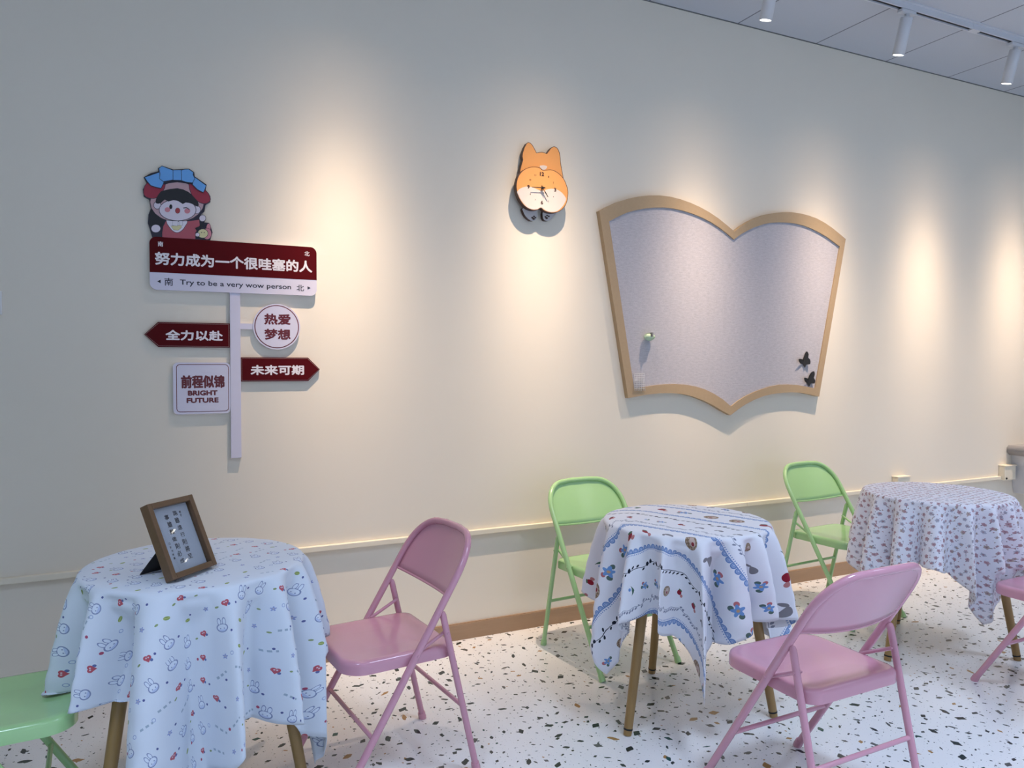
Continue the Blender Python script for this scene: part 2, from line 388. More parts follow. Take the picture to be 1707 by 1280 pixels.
# outlines traced on the wall plane, metres (x, z)
GIRL_BASE = [(.0059, 1.7904), (-.0005, 1.8155), (-.0107, 1.8522), (-.0082, 1.8859), (.0004, 1.9093), (-.0052, 1.9441), (-.0238, 1.9537), (-.0268, 1.9812), (-.0132, 2.0075), (-.0232, 2.0282), (.0017, 2.0465), (.0285, 2.0561), (.0277, 2.0688), (.0414, 2.0799), (.0821, 2.0696), (.1051, 2.0731), (.1406, 2.0785), (.1578, 2.0672), (.1595, 2.0513), (.2037, 2.0225), (.1996, 2.0019), (.2171, 1.9777), (.2167, 1.9555), (.1987, 1.9419), (.1942, 1.9156), (.181, 1.9023), (.1994, 1.8902), (.1936, 1.8711), (.2106, 1.871), (.2183, 1.8534), (.2241, 1.8335), (.2152, 1.8031)]
GIRL = [('black', [(.0033, 1.9094), (-.0021, 1.8979), (-.0054, 1.8808), (-.0073, 1.866), (-.0069, 1.8529), (-.0045, 1.8431), (.0026, 1.8374), (.0206, 1.8375), (.0386, 1.8426), (.0463, 1.8533), (.0465, 1.8666), (.036, 1.88), (.0221, 1.8925), (.0117, 1.9043)]), ('ink', [(.1952, 1.9528), (.1899, 1.9271), (.1751, 1.9032), (.1525, 1.8835), (.1244, 1.8698), (.0936, 1.8634), (.0632, 1.8648), (.0361, 1.8737), (.0147, 1.8893), (.001, 1.9101), (-.0035, 1.9342), (.0015, 1.9592), (.0156, 1.9826), (.0374, 2.0022), (.0648, 2.0162), (.0952, 2.0232), (.1258, 2.0225), (.1537, 2.0142), (.176, 1.9987), (.1904, 1.9776)]), ('hood', [(.193, 1.9526), (.1879, 1.9279), (.1736, 1.9047), (.1514, 1.8855), (.1239, 1.8721), (.0937, 1.8658), (.0638, 1.8671), (.0371, 1.8758), (.0162, 1.891), (.0029, 1.9112), (-.0014, 1.9344), (.0034, 1.9585), (.0171, 1.9811), (.0384, 2.0002), (.0653, 2.0139), (.0952, 2.0208), (.1253, 2.0202), (.1526, 2.012), (.1744, 1.9969), (.1884, 1.9764)]), ('ink', [(-.0112, 2.0095), (-.0205, 1.9964), (-.0252, 1.9811), (-.026, 1.9678), (-.0226, 1.9565), (-.0142, 1.9498), (-.0029, 1.9472), (.0116, 1.9483), (.0259, 1.9535), (.035, 1.9639), (.0418, 1.9768), (.051, 1.993), (.0539, 2.0086), (.0385, 2.0118), (.0193, 2.0106), (.0033, 2.0119)]), ('red', [(-.0103, 2.0075), (-.0187, 1.9955), (-.0231, 1.9808), (-.0239, 1.9682), (-.0209, 1.958), (-.0133, 1.952), (-.0025, 1.9496), (.0114, 1.9506), (.0249, 1.9554), (.0334, 1.9652), (.04, 1.9778), (.0491, 1.9937), (.0522, 2.007), (.0382, 2.0095), (.0191, 2.0082), (.0031, 2.0096)]), ('ink', [(.1367, 2.0194), (.1383, 1.9999), (.1458, 1.9779), (.1537, 1.9647), (.1638, 1.9551), (.1772, 1.9474), (.1914, 1.9439), (.2047, 1.9475), (.2148, 1.9555), (.2182, 1.9658), (.2163, 1.9771), (.2105, 1.9893), (.2001, 2.0005), (.1838, 2.007), (.1666, 2.0115), (.1503, 2.0192)]), ('red', [(.1386, 2.0183), (.1404, 2.0007), (.1478, 1.9791), (.1554, 1.9663), (.1652, 1.9571), (.1782, 1.9497), (.1916, 1.9463), (.204, 1.9497), (.2131, 1.9569), (.2159, 1.9657), (.2142, 1.9761), (.2086, 1.9877), (.1988, 1.9984), (.1829, 2.0047), (.1657, 2.0093), (.1495, 2.0169)]), ('ink', [(.0369, 1.9254), (.0362, 1.9205), (.0342, 1.9159), (.0312, 1.9121), (.0274, 1.9095), (.0231, 1.9084), (.0189, 1.9088), (.0152, 1.9107), (.0122, 1.9139), (.0104, 1.9181), (.0098, 1.9229), (.0105, 1.9278), (.0124, 1.9324), (.0154, 1.9362), (.0192, 1.9388), (.0235, 1.94), (.0277, 1.9396), (.0315, 1.9377), (.0344, 1.9344), (.0363, 1.9302)]), ('skin', [(.0352, 1.9253), (.0345, 1.9209), (.0328, 1.9168), (.0302, 1.9135), (.0268, 1.9112), (.0232, 1.9102), (.0195, 1.9106), (.0162, 1.9123), (.0136, 1.9151), (.012, 1.9188), (.0115, 1.9231), (.0121, 1.9274), (.0138, 1.9315), (.0165, 1.9348), (.0198, 1.9371), (.0234, 1.9381), (.0271, 1.9378), (.0304, 1.9361), (.033, 1.9333), (.0346, 1.9295)]), ('ink', [(.1812, 1.9206), (.1804, 1.9155), (.1782, 1.9108), (.1749, 1.9069), (.1707, 1.9043), (.166, 1.9031), (.1614, 1.9035), (.1572, 1.9054), (.154, 1.9087), (.1519, 1.913), (.1512, 1.9179), (.152, 1.923), (.1541, 1.9276), (.1575, 1.9315), (.1617, 1.9342), (.1663, 1.9354), (.171, 1.935), (.1751, 1.9331), (.1784, 1.9298), (.1805, 1.9255)]), ('skin', [(.1794, 1.9204), (.1787, 1.916), (.1768, 1.9118), (.1739, 1.9084), (.1701, 1.906), (.166, 1.905), (.162, 1.9053), (.1583, 1.907), (.1554, 1.9099), (.1536, 1.9137), (.153, 1.9181), (.1536, 1.9225), (.1556, 1.9267), (.1585, 1.9301), (.1622, 1.9324), (.1663, 1.9335), (.1704, 1.9332), (.1741, 1.9315), (.177, 1.9286), (.1788, 1.9248)]), ('ink', [(.1644, 1.9181), (.1625, 1.9078), (.1571, 1.8979), (.1486, 1.8888), (.1376, 1.8811), (.1247, 1.8749), (.1104, 1.8706), (.0954, 1.8683), (.0805, 1.8681), (.0665, 1.8701), (.0539, 1.874), (.0433, 1.8799), (.0353, 1.8874), (.0303, 1.8962), (.0286, 1.9061), (.0305, 1.9162), (.0357, 1.9259), (.0439, 1.9349), (.0546, 1.9426), (.0673, 1.9488), (.0814, 1.9533), (.0963, 1.9557), (.1112, 1.9561), (.1254, 1.9543), (.1383, 1.9505), (.1492, 1.9447), (.1574, 1.9371), (.1627, 1.9281)]), ('skin', [(.1622, 1.9179), (.1604, 1.9085), (.1554, 1.8992), (.1474, 1.8906), (.1368, 1.8832), (.1241, 1.8771), (.1101, 1.8729), (.0954, 1.8706), (.0808, 1.8705), (.0671, 1.8724), (.0548, 1.8762), (.0446, 1.8819), (.0369, 1.889), (.0323, 1.8973), (.0307, 1.9062), (.0324, 1.9155), (.0373, 1.9246), (.0451, 1.9331), (.0554, 1.9406), (.0678, 1.9466), (.0816, 1.951), (.0962, 1.9534), (.1109, 1.9538), (.1248, 1.952), (.1374, 1.9482), (.1479, 1.9426), (.1557, 1.9355), (.1606, 1.9271)]), ('black', [(.0451, 1.983), (.0687, 1.9914), (.0958, 1.9975), (.1171, 1.9945), (.1348, 1.9873), (.1471, 1.9783), (.1565, 1.9681), (.1656, 1.958), (.1717, 1.9482), (.1734, 1.938), (.1703, 1.9315), (.1601, 1.9352), (.1475, 1.9412), (.1358, 1.9436), (.1256, 1.9439), (.1198, 1.9402), (.1147, 1.9373), (.1077, 1.9411), (.0996, 1.9462), (.0901, 1.9487), (.0803, 1.9491), (.0712, 1.9452), (.063, 1.9418), (.0565, 1.9457), (.0503, 1.9486), (.043, 1.9414), (.0353, 1.9332), (.0257, 1.9301), (.0183, 1.9316), (.0176, 1.9407), (.0206, 1.9527), (.0265, 1.9646), (.0336, 1.9749), (.037, 1.9794)]), ('pink', [(.0691, 1.9106), (.0681, 1.9062), (.0654, 1.9026), (.0614, 1.9003), (.057, 1.8999), (.0531, 1.9015), (.0504, 1.9047), (.0495, 1.9088), (.0505, 1.9132), (.0532, 1.9168), (.0572, 1.9191), (.0616, 1.9195), (.0655, 1.9179), (.0682, 1.9148)]), ('pink', [(.1419, 1.9124), (.1408, 1.9077), (.1377, 1.9039), (.1333, 1.9015), (.1285, 1.901), (.1241, 1.9027), (.1211, 1.906), (.1201, 1.9104), (.1212, 1.915), (.1243, 1.9189), (.1287, 1.9213), (.1335, 1.9217), (.1379, 1.9201), (.1409, 1.9168)]), ('black', [(.077, 1.923), (.0764, 1.9189), (.0748, 1.9155), (.0726, 1.9135), (.0701, 1.9133), (.0679, 1.9149), (.0663, 1.918), (.0658, 1.922), (.0664, 1.9261), (.068, 1.9295), (.0703, 1.9315), (.0727, 1.9317), (.075, 1.9301), (.0765, 1.927)]), ('ink', [(.1159, 1.9232), (.1277, 1.9262), (.1394, 1.9187), (.1376, 1.9167), (.1276, 1.9224), (.1167, 1.9195)]), ('ink', [(.1049, 1.91), (.104, 1.9051), (.1014, 1.9009), (.0978, 1.8984), (.0937, 1.898), (.09, 1.8999), (.0876, 1.9036), (.0867, 1.9084), (.0877, 1.9133), (.0902, 1.9175), (.0939, 1.92), (.098, 1.9204), (.1016, 1.9185), (.1041, 1.9148)]), ('mouth', [(.104, 1.9099), (.1032, 1.9054), (.1009, 1.9016), (.0975, 1.8993), (.0939, 1.899), (.0906, 1.9007), (.0884, 1.9041), (.0876, 1.9085), (.0885, 1.913), (.0908, 1.9168), (.0941, 1.9191), (.0977, 1.9195), (.101, 1.9178), (.1033, 1.9144)]), ('ink', [(.0533, 1.8666), (.0421, 1.8435), (.0383, 1.8194), (.0393, 1.7979), (.1024, 1.7987), (.16, 1.8006), (.1612, 1.8279), (.1783, 1.8494), (.175, 1.8813), (.1291, 1.8715), (.0945, 1.863)]), ('dress', [(.0537, 1.8648), (.0437, 1.843), (.04, 1.8194), (.0398, 1.7998), (.1025, 1.8006), (.1594, 1.8023), (.1596, 1.8285), (.1766, 1.8498), (.1742, 1.8796), (.1293, 1.8697), (.0945, 1.8612)]), ('ink', [(.054, 1.8687), (.0564, 1.8538), (.0662, 1.839), (.073, 1.8303), (.0803, 1.8246), (.0882, 1.8216), (.0966, 1.8218), (.105, 1.8261), (.1127, 1.833), (.1189, 1.8414), (.124, 1.8507), (.1309, 1.8623), (.131, 1.8729), (.1151, 1.871), (.0946, 1.8668), (.072, 1.8693)]), ('white', [(.055, 1.8673), (.058, 1.8548), (.0676, 1.8402), (.0742, 1.8317), (.0812, 1.8263), (.0886, 1.8234), (.0963, 1.8237), (.1042, 1.8277), (.1115, 1.8343), (.1175, 1.8424), (.1226, 1.8517), (.1293, 1.8629), (.1302, 1.8712), (.1153, 1.8691), (.0945, 1.8649), (.0717, 1.8674)]), ('ink', [(.0702, 1.8469), (.0808, 1.832), (.0966, 1.8313), (.1089, 1.8429), (.1097, 1.8539)]), ('yellow', [(.0706, 1.8461), (.0813, 1.8329), (.0963, 1.8321), (.1082, 1.8434), (.1095, 1.853)]), ('ink', [(.0776, 1.8675), (.0969, 1.8691), (.0949, 1.8482), (.0756, 1.8487)]), ('white', [(.0781, 1.8669), (.0963, 1.8684), (.0944, 1.8489), (.0763, 1.8494)]), ('ink', [(.0999, 1.8693), (.1143, 1.8704), (.1141, 1.8518), (.0998, 1.8516)]), ('white', [(.1006, 1.8687), (.1136, 1.8698), (.1135, 1.8523), (.1004, 1.8522)]), ('ink', [(.0351, 1.8339), (.0336, 1.8273), (.0296, 1.8215), (.0238, 1.8175), (.0171, 1.8158), (.0104, 1.8165), (.0047, 1.8196), (.0009, 1.8247), (-.0005, 1.8311), (.001, 1.8378), (.005, 1.8435), (.0107, 1.8475), (.0174, 1.8493), (.0241, 1.8486), (.0299, 1.8455), (.0337, 1.8404)]), ('skin', [(.0334, 1.8338), (.0321, 1.828), (.0285, 1.8229), (.0233, 1.8192), (.0171, 1.8176), (.011, 1.8183), (.0058, 1.8211), (.0024, 1.8257), (.0012, 1.8313), (.0025, 1.8371), (.006, 1.8422), (.0113, 1.8458), (.0174, 1.8474), (.0236, 1.8468), (.0288, 1.844), (.0322, 1.8394)]), ('ink', [(.2, 1.8879), (.1989, 1.8823), (.196, 1.8775), (.1916, 1.874), (.1865, 1.8725), (.1814, 1.8732), (.1772, 1.8759), (.1743, 1.8803), (.1734, 1.8857), (.1744, 1.8912), (.1773, 1.8961), (.1817, 1.8996), (.1868, 1.9011), (.1919, 1.9004), (.1962, 1.8977), (.199, 1.8933)]), ('skin', [(.1982, 1.8878), (.1973, 1.8829), (.1947, 1.8787), (.191, 1.8757), (.1865, 1.8744), (.1821, 1.875), (.1784, 1.8774), (.176, 1.8812), (.1751, 1.8858), (.1761, 1.8906), (.1786, 1.8949), (.1823, 1.8979), (.1868, 1.8992), (.1912, 1.8986), (.1949, 1.8963), (.1974, 1.8924)]), ('black', [(.1589, 1.8451), (.1731, 1.8533), (.191, 1.8748), (.1935, 1.8573), (.1663, 1.8328)]), ('ink', [(.2175, 1.8497), (.2169, 1.8424), (.2151, 1.836), (.2122, 1.8314), (.2084, 1.8293), (.2046, 1.8308), (.2019, 1.835), (.2002, 1.8411), (.1996, 1.8483), (.2003, 1.8555), (.2021, 1.8619), (.2049, 1.8665), (.2087, 1.8686), (.2126, 1.8671), (.2153, 1.8629), (.217, 1.8569)]), ('pink', [(.2162, 1.8496), (.2155, 1.8426), (.2138, 1.8365), (.2113, 1.8324), (.2084, 1.8308), (.2055, 1.8319), (.2031, 1.8357), (.2015, 1.8415), (.201, 1.8484), (.2016, 1.8554), (.2033, 1.8614), (.2058, 1.8655), (.2087, 1.8671), (.2116, 1.866), (.2141, 1.8623), (.2157, 1.8565)]), ('ink', [(.2205, 1.8274), (.2194, 1.8194), (.2163, 1.8121), (.2117, 1.8065), (.2059, 1.8032), (.1997, 1.8028), (.194, 1.8052), (.1895, 1.8102), (.1866, 1.8169), (.1856, 1.8248), (.1867, 1.8327), (.1897, 1.84), (.1944, 1.8456), (.2001, 1.8489), (.2063, 1.8494), (.212, 1.847), (.2166, 1.842), (.2195, 1.8352)]), ('pink', [(.2191, 1.8273), (.2181, 1.8197), (.2152, 1.8128), (.2109, 1.8076), (.2056, 1.8046), (.2, 1.8042), (.1948, 1.8064), (.1906, 1.811), (.1879, 1.8174), (.187, 1.8249), (.188, 1.8324), (.1909, 1.8393), (.1952, 1.8445), (.2004, 1.8475), (.206, 1.848), (.2112, 1.8457), (.2155, 1.8412), (.2182, 1.8348)]), ('ink', [(.2075, 1.8274), (.2062, 1.8206), (.2025, 1.8146), (.197, 1.81), (.1903, 1.8073), (.1833, 1.8068), (.1767, 1.8085), (.1713, 1.8123), (.1678, 1.8178), (.1666, 1.8243), (.1679, 1.831), (.1716, 1.837), (.177, 1.8416), (.1837, 1.8443), (.1907, 1.8449), (.1973, 1.8432), (.2027, 1.8394), (.2063, 1.8339)]), ('yellow', [(.2057, 1.8272), (.2045, 1.8213), (.2012, 1.8158), (.1962, 1.8116), (.1901, 1.8091), (.1836, 1.8087), (.1775, 1.8103), (.1726, 1.8137), (.1694, 1.8186), (.1684, 1.8244), (.1696, 1.8304), (.1728, 1.8358), (.1778, 1.84), (.1839, 1.8425), (.1904, 1.843), (.1965, 1.8414), (.2014, 1.838), (.2046, 1.833)]), ('ink', [(.1763, 1.8202), (.175, 1.8158), (.1717, 1.8125), (.1674, 1.811), (.163, 1.8118), (.1598, 1.8147), (.1586, 1.8189), (.1599, 1.8234), (.1632, 1.8267), (.1675, 1.8282), (.1719, 1.8274), (.1751, 1.8245)]), ('skin', [(.175, 1.8201), (.1739, 1.8165), (.1712, 1.8137), (.1674, 1.8124), (.1636, 1.8131), (.1609, 1.8155), (.1599, 1.819), (.161, 1.8227), (.1638, 1.8255), (.1675, 1.8267), (.1713, 1.8261), (.174, 1.8236)]), ('ink', [(.1844, 1.8294), (.1838, 1.8277), (.1826, 1.8269), (.1813, 1.8275), (.1808, 1.8292), (.1813, 1.8309), (.1826, 1.8317), (.1839, 1.8311)]), ('ink', [(.1941, 1.8302), (.1936, 1.8284), (.1923, 1.8277), (.1911, 1.8283), (.1906, 1.8299), (.1911, 1.8316), (.1924, 1.8324), (.1936, 1.8318)]), ('ink', [(.0325, 2.0537), (-.0205, 2.0281), (-.0119, 2.0105), (.001, 1.9961), (.0205, 1.9913), (.0377, 1.9895), (.0474, 2.0103), (.0485, 2.0197), (.036, 2.0272)]), ('blue', [(.0322, 2.0514), (-.0193, 2.0264), (-.0102, 2.0121), (.0022, 1.9981), (.0211, 1.9936), (.0367, 1.9915), (.0454, 2.011), (.0468, 2.0181), (.0341, 2.0261)]), ('ink', [(.1575, 2.0496), (.202, 2.0193), (.1978, 2.0022), (.1903, 1.988), (.1687, 1.9973), (.1496, 2.0164)]), ('blue', [(.1572, 2.0472), (.2003, 2.0176), (.1957, 2.0028), (.1903, 1.9904), (.17, 1.9993), (.1517, 2.0173)]), ('ink', [(.0846, 2.0653), (.063, 2.0719), (.041, 2.0788), (.0286, 2.0663), (.0331, 2.0467), (.0309, 2.0272), (.0453, 2.0161), (.0839, 2.0274)]), ('blue', [(.0827, 2.064), (.0622, 2.0696), (.041, 2.0765), (.0307, 2.0661), (.0352, 2.0471), (.0329, 2.0282), (.0455, 2.0184), (.0823, 2.0289)]), ('ink', [(.1066, 2.0674), (.1222, 2.0749), (.1385, 2.0771), (.1557, 2.0664), (.1542, 2.0559), (.1607, 2.0418), (.1514, 2.0222), (.1303, 2.0222), (.1063, 2.0279)]), ('blue', [(.1086, 2.0668), (.1225, 2.0726), (.1378, 2.0748), (.1539, 2.0648), (.1521, 2.0551), (.1585, 2.0417), (.1504, 2.0243), (.1308, 2.0246), (.1082, 2.0293)]), ('ink', [(.0797, 2.0665), (.1112, 2.071), (.1117, 2.0282), (.0794, 2.0257)]), ('blue', [(.0814, 2.0652), (.1095, 2.0693), (.11, 2.0294), (.081, 2.0273)])]
CLOCK_HEAD = [(1.5925, 2.2194), (1.5947, 2.2356), (1.5991, 2.2521), (1.608, 2.2812), (1.6048, 2.2968), (1.6066, 2.313), (1.6169, 2.3423), (1.6281, 2.3618), (1.6385, 2.3691), (1.6499, 2.3665), (1.6608, 2.3579), (1.6737, 2.3393), (1.6829, 2.3239), (1.6967, 2.328), (1.7105, 2.3309), (1.7244, 2.3306), (1.7383, 2.3266), (1.7569, 2.3516), (1.7685, 2.362), (1.7802, 2.3668), (1.7934, 2.3635), (1.8038, 2.3533), (1.8109, 2.3378), (1.8144, 2.3177), (1.8159, 2.2974), (1.8193, 2.2773), (1.8256, 2.2492), (1.8319, 2.2191), (1.8093, 2.194), (1.7158, 2.164), (1.6152, 2.1737)]
CLOCK_FACE = [(1.7095, 2.2391), (1.701, 2.2417), (1.6945, 2.2462), (1.6865, 2.2494), (1.6755, 2.2505), (1.663, 2.2503), (1.6501, 2.2485), (1.6365, 2.2449), (1.6225, 2.2397), (1.6095, 2.2327), (1.5977, 2.2239), (1.587, 2.2134), (1.5782, 2.2014), (1.5715, 2.1873), (1.5667, 2.1716), (1.5641, 2.1562), (1.564, 2.1414), (1.5661, 2.1267), (1.5696, 2.1131), (1.5743, 2.1007), (1.5804, 2.0894), (1.5875, 2.079), (1.5957, 2.0693), (1.6049, 2.0606), (1.6146, 2.0535), (1.6248, 2.0482), (1.6355, 2.0445), (1.6463, 2.0423), (1.6573, 2.0419), (1.6685, 2.0431), (1.6782, 2.0452), (1.6856, 2.0489), (1.6916, 2.0536), (1.6974, 2.0558), (1.7026, 2.0534), (1.7077, 2.0487), (1.7149, 2.0444), (1.7258, 2.0412), (1.7389, 2.0386), (1.752, 2.0375), (1.7646, 2.0383), (1.7773, 2.0407), (1.7894, 2.0448), (1.8012, 2.0512), (1.8126, 2.0593), (1.8223, 2.0682), (1.8301, 2.0773), (1.8363, 2.0871), (1.8411, 2.0987), (1.8448, 2.1134), (1.8472, 2.1297), (1.848, 2.1446), (1.8471, 2.1562), (1.8446, 2.1663), (1.8407, 2.1767), (1.8357, 2.1885), (1.8294, 2.2006), (1.8216, 2.2115), (1.8117, 2.2212), (1.8004, 2.2297), (1.7885, 2.2365), (1.7765, 2.2416), (1.764, 2.2451), (1.7511, 2.2466), (1.7368, 2.2447), (1.7221, 2.2409)]
CLOCK_FACE_IN = [(1.7088, 2.2365), (1.6992, 2.2393), (1.6926, 2.2439), (1.6853, 2.2469), (1.6748, 2.2479), (1.6627, 2.2478), (1.6501, 2.246), (1.6369, 2.2425), (1.6232, 2.2374), (1.6106, 2.2307), (1.5992, 2.2222), (1.5888, 2.212), (1.5803, 2.2003), (1.5738, 2.1866), (1.5691, 2.1713), (1.5665, 2.1562), (1.5665, 2.1416), (1.5685, 2.1272), (1.5719, 2.1138), (1.5766, 2.1017), (1.5826, 2.0906), (1.5896, 2.0803), (1.5976, 2.0709), (1.6066, 2.0623), (1.616, 2.0554), (1.6259, 2.0503), (1.6363, 2.0467), (1.6466, 2.0446), (1.6572, 2.0442), (1.668, 2.0454), (1.6771, 2.0473), (1.6839, 2.0507), (1.69, 2.0554), (1.6974, 2.0581), (1.7042, 2.0553), (1.7093, 2.0505), (1.716, 2.0465), (1.7265, 2.0435), (1.7393, 2.0409), (1.7521, 2.0398), (1.7642, 2.0406), (1.7764, 2.0429), (1.7881, 2.0469), (1.7995, 2.053), (1.8105, 2.0609), (1.8199, 2.0696), (1.8274, 2.0784), (1.8334, 2.0878), (1.8381, 2.099), (1.8417, 2.1134), (1.8441, 2.1295), (1.8449, 2.1442), (1.844, 2.1554), (1.8415, 2.1653), (1.8377, 2.1755), (1.8328, 2.1872), (1.8266, 2.1991), (1.819, 2.2098), (1.8094, 2.2192), (1.7982, 2.2275), (1.7866, 2.2342), (1.7749, 2.2392), (1.7629, 2.2426), (1.7505, 2.244), (1.7369, 2.2422), (1.7222, 2.2384)]
CLOCK_HEAD_IN = [(1.5948, 2.2202), (1.5971, 2.2354), (1.6015, 2.2517), (1.6105, 2.2811), (1.6073, 2.2971), (1.609, 2.3126), (1.6191, 2.3415), (1.63, 2.3604), (1.6385, 2.3666), (1.648, 2.3642), (1.6583, 2.356), (1.671, 2.3377), (1.6811, 2.3216), (1.6969, 2.3255), (1.7102, 2.3283), (1.7233, 2.328), (1.7395, 2.3245), (1.7587, 2.3502), (1.7697, 2.36), (1.7797, 2.3641), (1.7913, 2.3612), (1.801, 2.3517), (1.8079, 2.3368), (1.8113, 2.317), (1.8128, 2.2967), (1.8162, 2.2764), (1.8225, 2.2483), (1.8289, 2.2193), (1.8079, 2.1961), (1.7155, 2.1663), (1.6163, 2.1758)]
CLOCK_WHITE = [(1.5691, 2.1228), (1.576, 2.1312), (1.5869, 2.1393), (1.6, 2.1455), (1.6137, 2.15), (1.625, 2.1521), (1.6363, 2.1523), (1.6499, 2.1502), (1.6636, 2.147), (1.6755, 2.1434), (1.6864, 2.1405), (1.6959, 2.1396), (1.7048, 2.1403), (1.7134, 2.1427), (1.7232, 2.1462), (1.7362, 2.1506), (1.751, 2.1543), (1.7673, 2.1552), (1.7837, 2.1535), (1.7984, 2.1486), (1.8119, 2.1408), (1.8254, 2.129), (1.8348, 2.1164), (1.8348, 2.1069), (1.8301, 2.0975), (1.8238, 2.0858), (1.8146, 2.0735), (1.8018, 2.0604), (1.7865, 2.0493), (1.7693, 2.0434), (1.7515, 2.0413), (1.7339, 2.0437), (1.7181, 2.0485), (1.7066, 2.0552), (1.6968, 2.0596), (1.6879, 2.0551), (1.6776, 2.049), (1.6623, 2.0462), (1.6457, 2.0461), (1.6306, 2.0496), (1.6163, 2.0567), (1.6027, 2.0684), (1.5906, 2.0823), (1.5808, 2.0965), (1.5736, 2.1093), (1.5691, 2.1167)]
CLOCK_TAIL = [(1.6987, 2.2613), (1.7028, 2.2644), (1.7102, 2.2662), (1.7182, 2.2677), (1.7264, 2.2681), (1.7349, 2.2669), (1.7404, 2.264), (1.7386, 2.2575), (1.7335, 2.251), (1.7272, 2.2477), (1.7205, 2.2463), (1.7153, 2.2462), (1.7103, 2.2484), (1.7032, 2.2547)]
PAWS = [[(1.6135, 2.054), (1.609, 2.0468), (1.6136, 2.0379), (1.6187, 2.0265), (1.6272, 2.0149), (1.6402, 2.0042), (1.6546, 1.997), (1.6684, 1.9967), (1.6799, 2.0011), (1.686, 2.0093), (1.689, 2.0201), (1.6905, 2.0323), (1.6889, 2.0445), (1.6845, 2.0561), (1.6727, 2.0634), (1.642, 2.0608)], [(1.7245, 2.0558), (1.7194, 2.0353), (1.7214, 2.0147), (1.7279, 2.006), (1.7377, 2.003), (1.7493, 2.0035), (1.7611, 2.0078), (1.7707, 2.0168), (1.7798, 2.0279), (1.7924, 2.0391), (1.7986, 2.0501), (1.7858, 2.061), (1.7655, 2.0677), (1.7431, 2.0654)]]
PADS = [[(1.6696, 2.0122), (1.6678, 2.0089), (1.6632, 2.0072), (1.6587, 2.0081), (1.6568, 2.0111), (1.6587, 2.0145), (1.6632, 2.0162), (1.6678, 2.0153)], [(1.6779, 2.019), (1.6763, 2.0161), (1.6724, 2.0147), (1.6685, 2.0155), (1.6669, 2.0181), (1.6685, 2.021), (1.6724, 2.0224), (1.6763, 2.0216)], [(1.6848, 2.0135), (1.6832, 2.0106), (1.6793, 2.0092), (1.6754, 2.01), (1.6738, 2.0126), (1.6754, 2.0155), (1.6793, 2.0169), (1.6832, 2.0161)], [(1.6775, 2.0068), (1.6753, 2.003), (1.6701, 2.001), (1.665, 2.0021), (1.6628, 2.0056), (1.6649, 2.0094), (1.6701, 2.0114), (1.6753, 2.0103)], [(1.7404, 2.0223), (1.7388, 2.0194), (1.7348, 2.0179), (1.7309, 2.0187), (1.7292, 2.0214), (1.7308, 2.0243), (1.7348, 2.0258), (1.7387, 2.0249)], [(1.7497, 2.0292), (1.7481, 2.0263), (1.7441, 2.0248), (1.7401, 2.0257), (1.7385, 2.0283), (1.7401, 2.0312), (1.7441, 2.0327), (1.748, 2.0319)], [(1.7591, 2.026), (1.7574, 2.023), (1.7535, 2.0215), (1.7495, 2.0224), (1.7478, 2.025), (1.7495, 2.0279), (1.7534, 2.0294), (1.7574, 2.0286)], [(1.7493, 2.0169), (1.7471, 2.013), (1.7418, 2.0111), (1.7365, 2.0122), (1.7344, 2.0157), (1.7365, 2.0196), (1.7418, 2.0215), (1.7471, 2.0204)]]
BUTTERFLY = [[(3.4106, 1.3319), (3.4188, 1.3362), (3.4325, 1.3366), (3.4444, 1.3326), (3.4547, 1.3298), (3.4599, 1.3349), (3.4639, 1.3437), (3.4695, 1.3553), (3.4761, 1.367), (3.4849, 1.3766), (3.4933, 1.381), (3.4996, 1.3745), (3.5032, 1.3637), (3.5009, 1.3534), (3.4988, 1.3439), (3.5043, 1.3385), (3.5102, 1.3323), (3.512, 1.3184), (3.5091, 1.3055), (3.4969, 1.3032), (3.4837, 1.302), (3.4784, 1.2912), (3.4745, 1.2834), (3.4692, 1.2924), (3.4615, 1.3043), (3.4478, 1.3065), (3.433, 1.3089), (3.4187, 1.3204)], [(3.4567, 1.2243), (3.4653, 1.226), (3.4789, 1.2241), (3.4908, 1.22), (3.5012, 1.2181), (3.5061, 1.2252), (3.5105, 1.2356), (3.5191, 1.246), (3.5293, 1.2553), (3.5415, 1.262), (3.5516, 1.2634), (3.5545, 1.2539), (3.5537, 1.2412), (3.5494, 1.232), (3.546, 1.2236), (3.5501, 1.2161), (3.5543, 1.2084), (3.5524, 1.198), (3.5466, 1.1897), (3.5357, 1.1898), (3.5242, 1.1899), (3.5174, 1.1795), (3.5117, 1.1714), (3.506, 1.1789), (3.4986, 1.1902), (3.4859, 1.1959), (3.4729, 1.2021), (3.4618, 1.2139)]]
